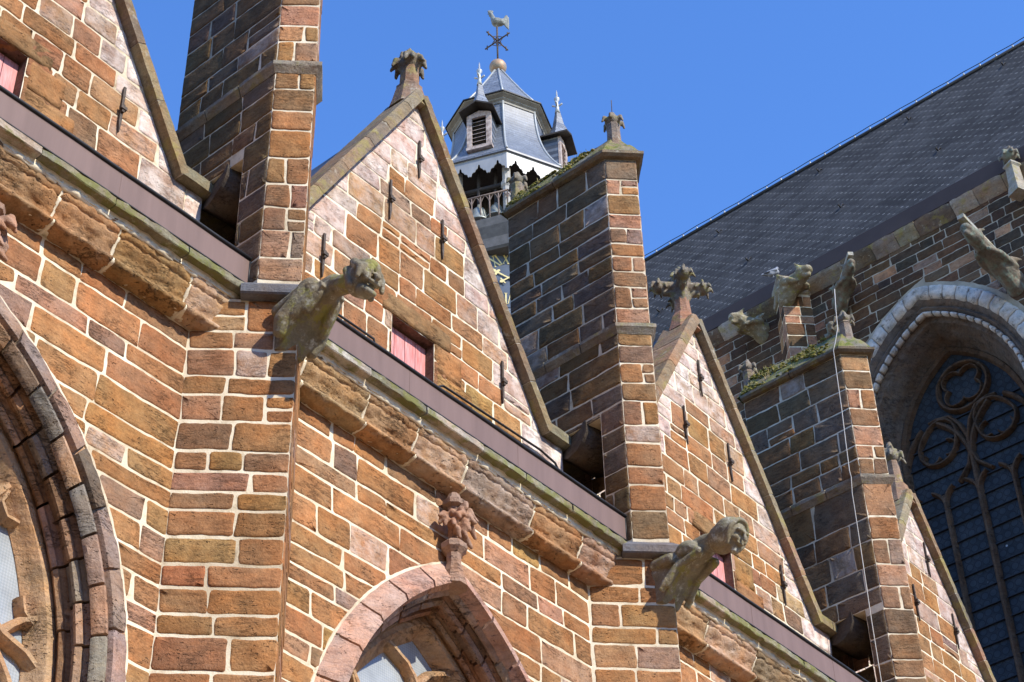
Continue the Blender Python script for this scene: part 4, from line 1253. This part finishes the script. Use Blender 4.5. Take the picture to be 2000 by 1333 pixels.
def transept():
    T = thing("transept", "tall transept with a long dark slate roof and a big traceried window in shade", "church wing", (-13.4, YT, -1.6))
    rng = random.Random(900)
    CXW, Rr, aa, zc = -13.37, 3.8, 1.29, 24.23
    F = Face((0, YT, 0), (1, 0, 0), (0, -1, 0))
    mb = MB()
    zs = courses(22.4, 29.28, .2, .36, rng)
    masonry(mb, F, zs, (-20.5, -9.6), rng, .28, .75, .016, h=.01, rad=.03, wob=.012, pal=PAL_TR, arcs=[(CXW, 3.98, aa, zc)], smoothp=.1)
    backing(mb, F, [(-32, -1.6), (-6, -1.6), (-6, 29.3), (-32, 29.3)], [arch_pts(CXW, 3.55, aa, zc, 6.0)], 1.4)
    mb.build("wall", [M_STONE, simple_mat("shade_toned_mortar", (.36, .31, .24), .95, 0, .3, 3, .4)], T)  # mortar copy darkened to carry the shade of this wall
    # window
    def fn(sg):
        def f(p, t):
            r, y = p
            if t < 0: return (CXW+sg*(r-aa), y, zc+t*12)
            th = math.acos(min(1, aa/r))*t
            return (CXW+sg*(r*math.cos(th)-aa), y, zc+r*math.sin(th))
        return f
    mb = MB()
    for sg in (-1, 1):
        for k in range(13):
            a, b = k/13, (k+1)/13
            g = rng.choice((.44, .40, .36, .30, .42))*rng.uniform(.9, 1.1)
            mb.sweep(fn(sg), [(3.88, YT-.02), (3.84, YT-.10), (3.60, YT-.13), (3.52, YT-.06), (3.50, YT+.1), (3.88, YT+.1)], a+.002, b-(.002 if b < 1 else 0), 5, (g, g*.96, g*.88, .55), 0, .02, 5, seed=k+sg, step=.08)
    W = mb.build("window", M_WHITEWASH, T)
    mb = MB()
    for sg in (-1, 1):
        for k in range(18):
            a, b = -.1+1.1*k/18, -.1+1.1*(k+1)/18
            if a < 0 < b: b = 0
            mb.sweep(fn(sg), [(3.30, YT+.12), (3.27, YT+.05), (3.22, YT+.05), (3.19, YT+.14), (3.22, YT+.22), (3.30, YT+.22)], a+.006, min(1, b)-(.006 if b < 1 else 0), 4, (.38, .36, .33, .6), 0, .012, 5, seed=k+sg, step=.06)
    for sg in (-1, 1): mb.sweep(fn(sg), [(3.295, YT+.13), (3.26, YT+.065), (3.225, YT+.065), (3.2, YT+.14), (3.225, YT+.215), (3.295, YT+.215)], -.1, 1, 40, (.16, .14, .12, 0), 0, step=.06)
    mb.build("white_roll", M_WHITEWASH, W)
    mb = MB()
    for sg in (-1, 1):
        mb.sweep(fn(sg), [(3.56, YT-.06), (3.50, YT-.03), (3.42, YT+.08), (3.36, YT+.04), (3.30, YT+.12), (3.24, YT+.24), (3.12, YT+.30), (3.05, YT+.50), (2.98, YT+.62), (2.92, YT+.90), (2.86, YT+1.0), (2.86, YT+1.15), (3.6, YT+1.15)], -1, 1, 50, (.15, .12, .10, 0), 0, .02, 4, step=.08)
    mb.build("moulding", [M_WORN], W, 40)
    mb = MB()
    cw = (.115, .075, .05, 0)
    for sg in (-1, 1):
        mb.sweep(fn(sg), [(2.92, YT+.98), (2.86, YT+.93), (2.78, YT+.97), (2.74, YT+1.08), (2.92, YT+1.12)], -1, 1, 40, cw, 0, .01, 5, step=.06)
    def bar(pts, w=.065, dp=.0):
        P = [Vector(p) for p in pts]
        def f(p, t):
            k = min(int(t), len(P)-2); u = t-k
            q = P[k]+(P[k+1]-P[k])*u
            if 0 < k and u < 1e-6: a = (P[k+1]-P[k-1]).normalized()
            else: a = (P[k+1]-P[k]).normalized()
            return (CXW+q.x-a.y*p[0], p[1]+dp, q.y+a.x*p[0])
        mb.sweep(f, [(-w, YT+1.10), (-w, YT+1.04), (-w*.35, YT+.955), (w*.35, YT+.955), (w, YT+1.04), (w, YT+1.10)], 0, len(P)-1, (len(P)-1), cw, 0, .008, 6, step=.05)
    def arc(cx, cz, r, a0, a1, n=14): return [(cx+r*math.cos(R(a0+(a1-a0)*k/n)), cz+r*math.sin(R(a0+(a1-a0)*k/n))) for k in range(n+1)]
    bar([(0, 12), (0, 24.35)], .075)
    for sg in (-1, 1):
        fl = lambda L: [(sg*x, z) for x, z in L]
        bar([(sg*.80, 12), (sg*.80, 23.2)], .065)
        # sub-arch over each pair of lights
        bar(fl(arc(.0, 23.75, 1.62, 0, 52)), .07); bar(fl(arc(1.62, 23.75, 1.62, 180, 128)), .07)
        # heads of the lights, cusped
        for c0 in (.40, 1.20):
            bar(fl(arc(c0-.1, 22.95, .5, 0, 60)), .05); bar(fl(arc(c0+.1, 22.95, .5, 180, 120)), .05)
        # roundel in the sub-arch
        bar(fl([(.72+.44*(1+.5*max(0, math.cos(R(a-115)))**3)*math.cos(R(a)), 24.45+.44*(1+.5*max(0, math.cos(R(a-115)))**3)*math.sin(R(a))) for a in range(0, 361, 15)]), .05)
        for q in (0, 1): bar(fl(arc(.72+.25*math.cos(R(200+110*q)), 24.42+.25*math.sin(R(200+110*q)), .19, 90+110*q, 290+110*q, 8)), .03)
        bar(fl([(.0, 24.35), (.12, 24.75), (.32, 25.05), (.62, 25.12), (.81, 25.1)]), .055)
        bar(fl([(.02, 24.0), (.1, 23.7), (.28, 23.5), (.4, 23.38)]), .05)
    bar(arc(.12, 25.68, .60, 0, 360, 30), .06)
    for q in range(4): bar(arc(.12+.28*math.cos(R(45+90*q)), 25.68+.28*math.sin(R(45+90*q)), .24, 45+90*q-105, 45+90*q+105, 10), .035)
    mb.build("tracery", [M_WORN], W, 40)
    mb = MB()
    for k in range(27):
        z = 14.0+.42*k+.05
        hw_ = 1.6 if z < zc else math.sqrt(max(.02, 2.85**2-(z-zc)**2))-aa
        if hw_ > .1: mb.box((CXW-hw_, YT+1.045, z), (CXW+hw_, YT+1.075, z+.028))
    mb.build("window_bars", M_LEAD, W)
    mb = MB(); mb.poly([(u, YT+1.09, v) for u, v in arch_pts(CXW, 2.9, aa, zc, 6.0)]); mb.build("pane", M_GLASS, W)
    # coping course, metal gutter, roof
    mb = MB()
    def xl(p, t): return (t, p[0], p[1])
    x = -21.5
    while x < -6:
        w = rng.uniform(.5, 1.0)
        mb.sweep(xl, [(YT-.02, 29.2), (YT-.10, 29.30), (YT-.22, 29.44), (YT-.24, 29.54), (YT-.06, 29.62), (YT+.2, 29.62), (YT+.2, 29.2)], x+.006, x+w-.006, 6, (*pick(rng, [((.26, .22, .17), 2), ((.36, .33, .28), 1), ((.16, .13, .10), 2)]), 0), 0, .025, 5, seed=x, step=.06)
        x += w
    mb.build("coping", [M_TRIM], T, 40)
    mb = MB(); mb.prism([(-32, YT-.12, 29.66), (-32, YT-.15, 30.05), (-32, YT+.10, 30.08), (-32, YT+.10, 29.66)], (26, 0, 0)); mb.build("gutter", simple_mat("shade_toned_mauve_metal", (.075, .055, .052), .5, 0, .1, 2, .1, .01, .15), T)  # mauve metal copy with its shade mixed into the colour
    zr, yr = 38.7, 35.1
    mb = MB()
    y0, z0 = YT-.05, 29.95
    a = Vector((0, y0, z0)); d = Vector((0, yr-y0, zr-z0))
    mb.prism([(-36, y0, z0), (-36, yr, zr), (-36, 2*yr-y0, z0)], (30, 0, 0))
    o = mb.build("roof", M_RSLATE, T)
    L = d.length
    uvset(o, lambda p: (p.x, math.hypot(p.y-y0, p.z-z0)))
    nrm = Vector((0, -d.z, d.y)).normalized()
    mb = MB(); mb.tube([(-36, yr, zr+.02), (-6, yr, zr+.02)], .07, 8)
    mb.build("ridge", M_LEAD, T)
    mb = MB()
    for k in range(38): mb.lathe([(.035, zr+.05), (.03, zr+.12), (.015, zr+.15)], (-25+.5*k, yr-.03, 0), 6)
    RC = mb.build("ridge_clips", M_ZINC, T); RC["kind"] = "stuff"
    mb = MB(); mb.tube([(-25+.5*k, yr-.03, zr+.2-.02*(k % 2)) for k in range(38)], .012, 5); mb.build("ridge_wire", M_LEAD, T)
    for x, y in ((-11.66, 34.53), (-14.54, 34.5), (-17.42, 34.48), (-12.93, 32.04), (-15.71, 31.93), (-20.72, 34.25), (-18.48, 31.83), (-21.28, 31.74)):
        p = a+d*((y-y0)/d.y); p.x = x
        mb = MB(); mb.tube([p+d.normalized()*.12, p+nrm*.05+d.normalized()*.06, p+nrm*.05-d.normalized()*.16, p+nrm*.16-d.normalized()*.2], .022, 5)
        mb.build("roof_hook", M_LEAD, T)
    # prow-shaped strip buttress
    mb = MB()
    xp, wp = -16.45, .48
    zs = courses(24.5, 29.2, .22, .36, rng)
    FA = Face((xp, YT-wp, 0), (1, 1, 0), (1, -1, 0)); FBm = Face((xp-wp, YT, 0), (1, -1, 0), (-1, -1, 0))
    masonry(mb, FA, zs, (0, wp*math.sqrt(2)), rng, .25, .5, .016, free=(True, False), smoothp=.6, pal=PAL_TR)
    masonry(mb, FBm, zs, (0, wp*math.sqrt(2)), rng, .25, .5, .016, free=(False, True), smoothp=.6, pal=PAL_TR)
    mb.prism([(xp-wp, YT, 15), (xp, YT-wp, 15), (xp+wp, YT, 15)], (0, 0, 14.3), (.2, .13, .09, 0), 1)
    mb.build("pilaster", [M_STONE, M_MORTAR], T)
    mb = MB()
    band(mb, [(xp-wp, YT), (xp, YT-wp), (xp+wp, YT)], [(-.1, 29.25), (.04, 29.25), (.07, 29.32), (.07, 29.75), (-.1, 29.8)], .012, 4, (.34, .31, .25, 0), .6, rng)
    mb.prism([(xp-wp, YT+.1, 29.3), (xp, YT-wp-.02, 29.3), (xp+wp, YT+.1, 29.3)], (0, 0, .49), (.3, .27, .2, 0))
    mb.build("pilaster_cap", [M_TRIM], T)
    return T
transept()
def spout(p, d, L, r, lab, col, mat, kind=0, name="gargoyle"):
    """long animal-headed water spout along d"""
    p = Vector(p); d = Vector(d).normalized(); s = Vector((d.y, -d.x, 0)).normalized(); u = s.cross(d)
    if u.z < 0: u = -u
    T = thing(name, lab, "gargoyle", tuple(p), "gargoyles along the transept wall")
    mb = MB(); q = lambda f, a, b: p+d*f+s*a+u*b
    mb.limb(q(-.1, 0, 0), q(L*.45, 0, r*.1), r, r*.85, col); mb.limb(q(L*.45, 0, r*.1), q(L*.8, 0, r*.3), r*.8, r*.62, col)
    mb.limb(q(L*.8, 0, r*.35), q(L, 0, r*.25), r*.75, r*.5, col)
    mb.limb(q(-.1, 0, -r*.8), q(L*.3, 0, -r*.5), r*.8, r*.4, col)
    for k in (-1, 1):
        mb.limb(q(L*.15, k*r*.8, r*.3), q(L*.5, k*r*.9, -r*.2), r*.4, r*.3, col)
        mb.limb(q(L*.5, k*r*.9, -r*.2), q(L*.68, k*r*.6, -r*.55), r*.28, r*.2, col)
        mb.limb(q(L*.82, k*r*.5, r*.8), q(L*.74, k*r*.75, r*1.25), r*.2, r*.08, col)
        mb.limb(q(L*.25, k*r*.9, r*.5), q(L*.1, k*r*1.3, r*1.1), r*.3, r*.12, col)
    mb.limb(q(L*.9, 0, -r*.1), q(L*1.02, 0, -r*.35), r*.35, r*.25, col)
    remesh(mb.build("beast", [mat], T), .026, 1, .02, .12)
    if kind:
        mb = MB(); mb.prism([q(-.1, -r*.35, r*1.0), q(-.1, r*.35, r*1.0), q(L*1.08, r*.3, r*1.02), q(L*1.08, -r*.3, r*1.02)], u*.10, (.4, .39, .35, 0))
        mb.build("channel", [M_TRIM], T)
GC = (.20, .19, .15, 0); GG = (.20, .22, .19, 0)
spout((-11.17, YT-.05, 26.75), (0, -1, .06), 1.9, .25, "long weathered green gargoyle slanting across the shaded wall above the big window", GG, M_BEAST, 1)
spout((-15.12, YT-.2, 28.45), (1, -1, .05), 1.15, .2, "pale-backed gargoyle beside the strip buttress, pointing straight up in view", GC, M_BEAST, 1)
spout((-16.3, YT-.42, 29.28), (1, -.35, .0), .75, .26, "lichened stub gargoyle on the strip buttress with the pigeon", (.32, .30, .22, .2), M_SCULPT)
spout((-17.4, YT-.05, 28.95), (-.35, -1, .05), .75, .24, "broken pale stub gargoyle left of the strip buttress", (.3, .27, .2, .2), M_SCULPT)
def pinnacle():
    p = (-10.46, YT-.35)
    T = thing("pinnacle", "pale stone pinnacle with a dark mossy bud cut by the right edge of the photo", "pinnacle", (*p, 28.4))
    mb = MB(); mb.lathe([(.24, 28.6), (.20, 28.8), (.17, 28.9), (.15, 29.4), (.2, 29.45), (.19, 29.5), (.11, 29.56)], (*p, 0), 4, (.27, .25, .21, .2), 0, False, math.pi/8)
    mb.build("shaft", [M_TRIM], T)
    mb = MB(); rng = random.Random(4); leafball(mb, (*p, 29.78), .24, rng, 7); remesh(mb.build("bud", [M_BEAST], T), .024, 1, .02, .08)
pinnacle()
spout((-15.45, YT-.05, 27.55), (.3, -1, .1), .45, .2, "small dark carved beast low on the wall behind the cap with the cable", (.12, .12, .11, 0), M_BEAST)
def pigeon():
    p = Vector((-16.55, YT-.55, 29.79)); e = Vector((.72, .69, 0)); s = Vector((-.69, .72, 0)); u = Vector((0, 0, 1))
    q = lambda a, b, c=0: p+e*a+u*b+s*c
    gy, dk, wt = (.22, .24, .29, 0), (.06, .065, .08, 0), (.40, .42, .46, 0)
    T = thing("pigeon", "grey pigeon perched on the lichened top of the strip buttress", "pigeon", tuple(p))
    mb = MB()
    mb.limb(q(-.06, .10), q(.08, .15), .085, .075, wt); mb.limb(q(.08, .17), q(.10, .26), .055, .036, gy); mb.ball(q(.115, .275), (.04, .036, .036), 8, gy)
    mb.limb(q(-.12, .09), q(-.26, .06), .05, .025, dk)
    mb.limb(q(.14, .27), q(.175, .265), .012, .004, dk); mb.limb(q(.0, .05), q(.0, -.01), .014, .012, dk)
    remesh(mb.build("body", [M_BIRDBODY], T), .009, 2)
    for k in (-1, 1):
        mb = MB(); mb.limb(q(.06, .16, k*.07), q(-.14, .10, k*.06), .045, .02, gy); mb.limb(q(-.1, .10, k*.06), q(-.22, .07, k*.035), .03, .01, dk)
        mb.build("wing", [M_BIRD], T)
def birdmat():
    mt, nt, b = mk("feathers", .7, .2)
    at = node(nt, "ShaderNodeAttribute", attribute_name="col"); nt.links.new(at.outputs["Color"], b.inputs["Base Color"]); return mt
M_BIRD = birdmat()
M_BIRDBODY = simple_mat("pigeon_body", (.24, .26, .31), .7, 0, .4, 9, 0)
pigeon()
# lightning cable down the right-hand buttress
mb = MB()
mb.tube([(-9.63, 18.84, 18.24), (-9.655, 18.82, 17.85), (-9.665, 18.80, 17.5), (-9.70, 18.72, 17.2), (-9.745, 18.715, 17.08), (-9.76, 18.72, 16.6), (-9.78, 18.735, 16.05), (-9.80, 18.73, 15.5), (-9.82, 18.74, 15.05), (-9.80, 18.72, 14.92), (-9.84, 18.75, 14.7), (-9.85, 18.755, 13.9), (-9.87, 18.76, 12.8), (-9.88, 18.77, 11.8), (-9.88, 18.77, 11.0)], .0062, 6)
tag(mb.build("lightning_cable", simple_mat("pale_cable", (.45, .43, .40), .6, 0, .1, 8, 0)), "thin white cable running down the dark side of the right buttress", "cable")
# moss and grass on the mossy caps
def moss():
    for i in (1, 2):
        rng = random.Random(77+i); yc = PIERS[i]; xt = XT[i]; xb = [-11.22, -11.36][i-1]; cz = [16.83, 17.06][i-1]
        mb = MB()
        for k in range(560):
            u = rng.random()**.8; x = -9.9+(xb+9.9)*u; v = rng.random()
            if nz((x, yc, v), 2.2, i*5) < -.05: continue
            y = yc-.345+.31*v; z = cz+.09+.53*v
            sz = rng.uniform(.008, .022)*(1.3 if v < .4 else 1)
            g = rng.random(); c = (.10+.12*g, .115+.06*g, .025, 0) if rng.random() < .75 else (.30, .26, .12, 0)
            mb.ball((x, y, z+.002), (sz*1.5, sz*1.2, sz*.7), 4, c)
            if rng.random() < .12:
                for _ in range(3):
                    t = Vector((x+rng.uniform(-.03, .03), y-rng.uniform(0, .03), z+rng.uniform(.04, .09)))
                    mb.tube([(x, y, z), t], .003, 3, c, rs=[.004, .001])
        for _ in range(9 if i == 2 else 0):
            b = Vector((-10.95+rng.uniform(-.06, .06), yc-.25, cz+.2)); mb.tube([b, b+Vector((rng.uniform(-.07, .07), rng.uniform(-.05, .05), rng.uniform(.08, .22)))], .004, 3, (.35, .27, .13, 0), rs=[.005, .001])
        o = mb.build("moss", [M_MOSS], BUT[i]); o["kind"] = "stuff"
M_MOSS = birdmat(); M_MOSS.name = "moss"
moss()
# blocks added out of frame to cut sky light on the shaded sides
def ring():
    mb = MB(); rng = random.Random(3); N = 90
    for k in range(N):
        a0, a1 = 2*math.pi*k/N, 2*math.pi*(k+1)/N
        if 80 < math.degrees(a0) < 178: continue
        r = rng.uniform(52, 62); h = rng.uniform(19, 26)
        if 195 < math.degrees(a0) < 335: r, h = rng.uniform(40, 46), rng.uniform(27, 34)
        p0, p1 = (r*math.cos(a0), r*math.sin(a0)), (r*math.cos(a1), r*math.sin(a1))
        q0, q1 = ((r+8)*math.cos(a0), (r+8)*math.sin(a0)), ((r+8)*math.cos(a1), (r+8)*math.sin(a1))
        mb.prism([(*p0, -1.6), (*p1, -1.6), (*q1, -1.6), (*q0, -1.6)], (0, 0, h))
    tag(mb.build("sky_blocker_ring", simple_mat("dark_brown_blocker", (.10, .07, .04), .9, 0, .4, .5)), "unseen dark belt added to cut sky light", "light_blocker", kind="stuff")
ring()
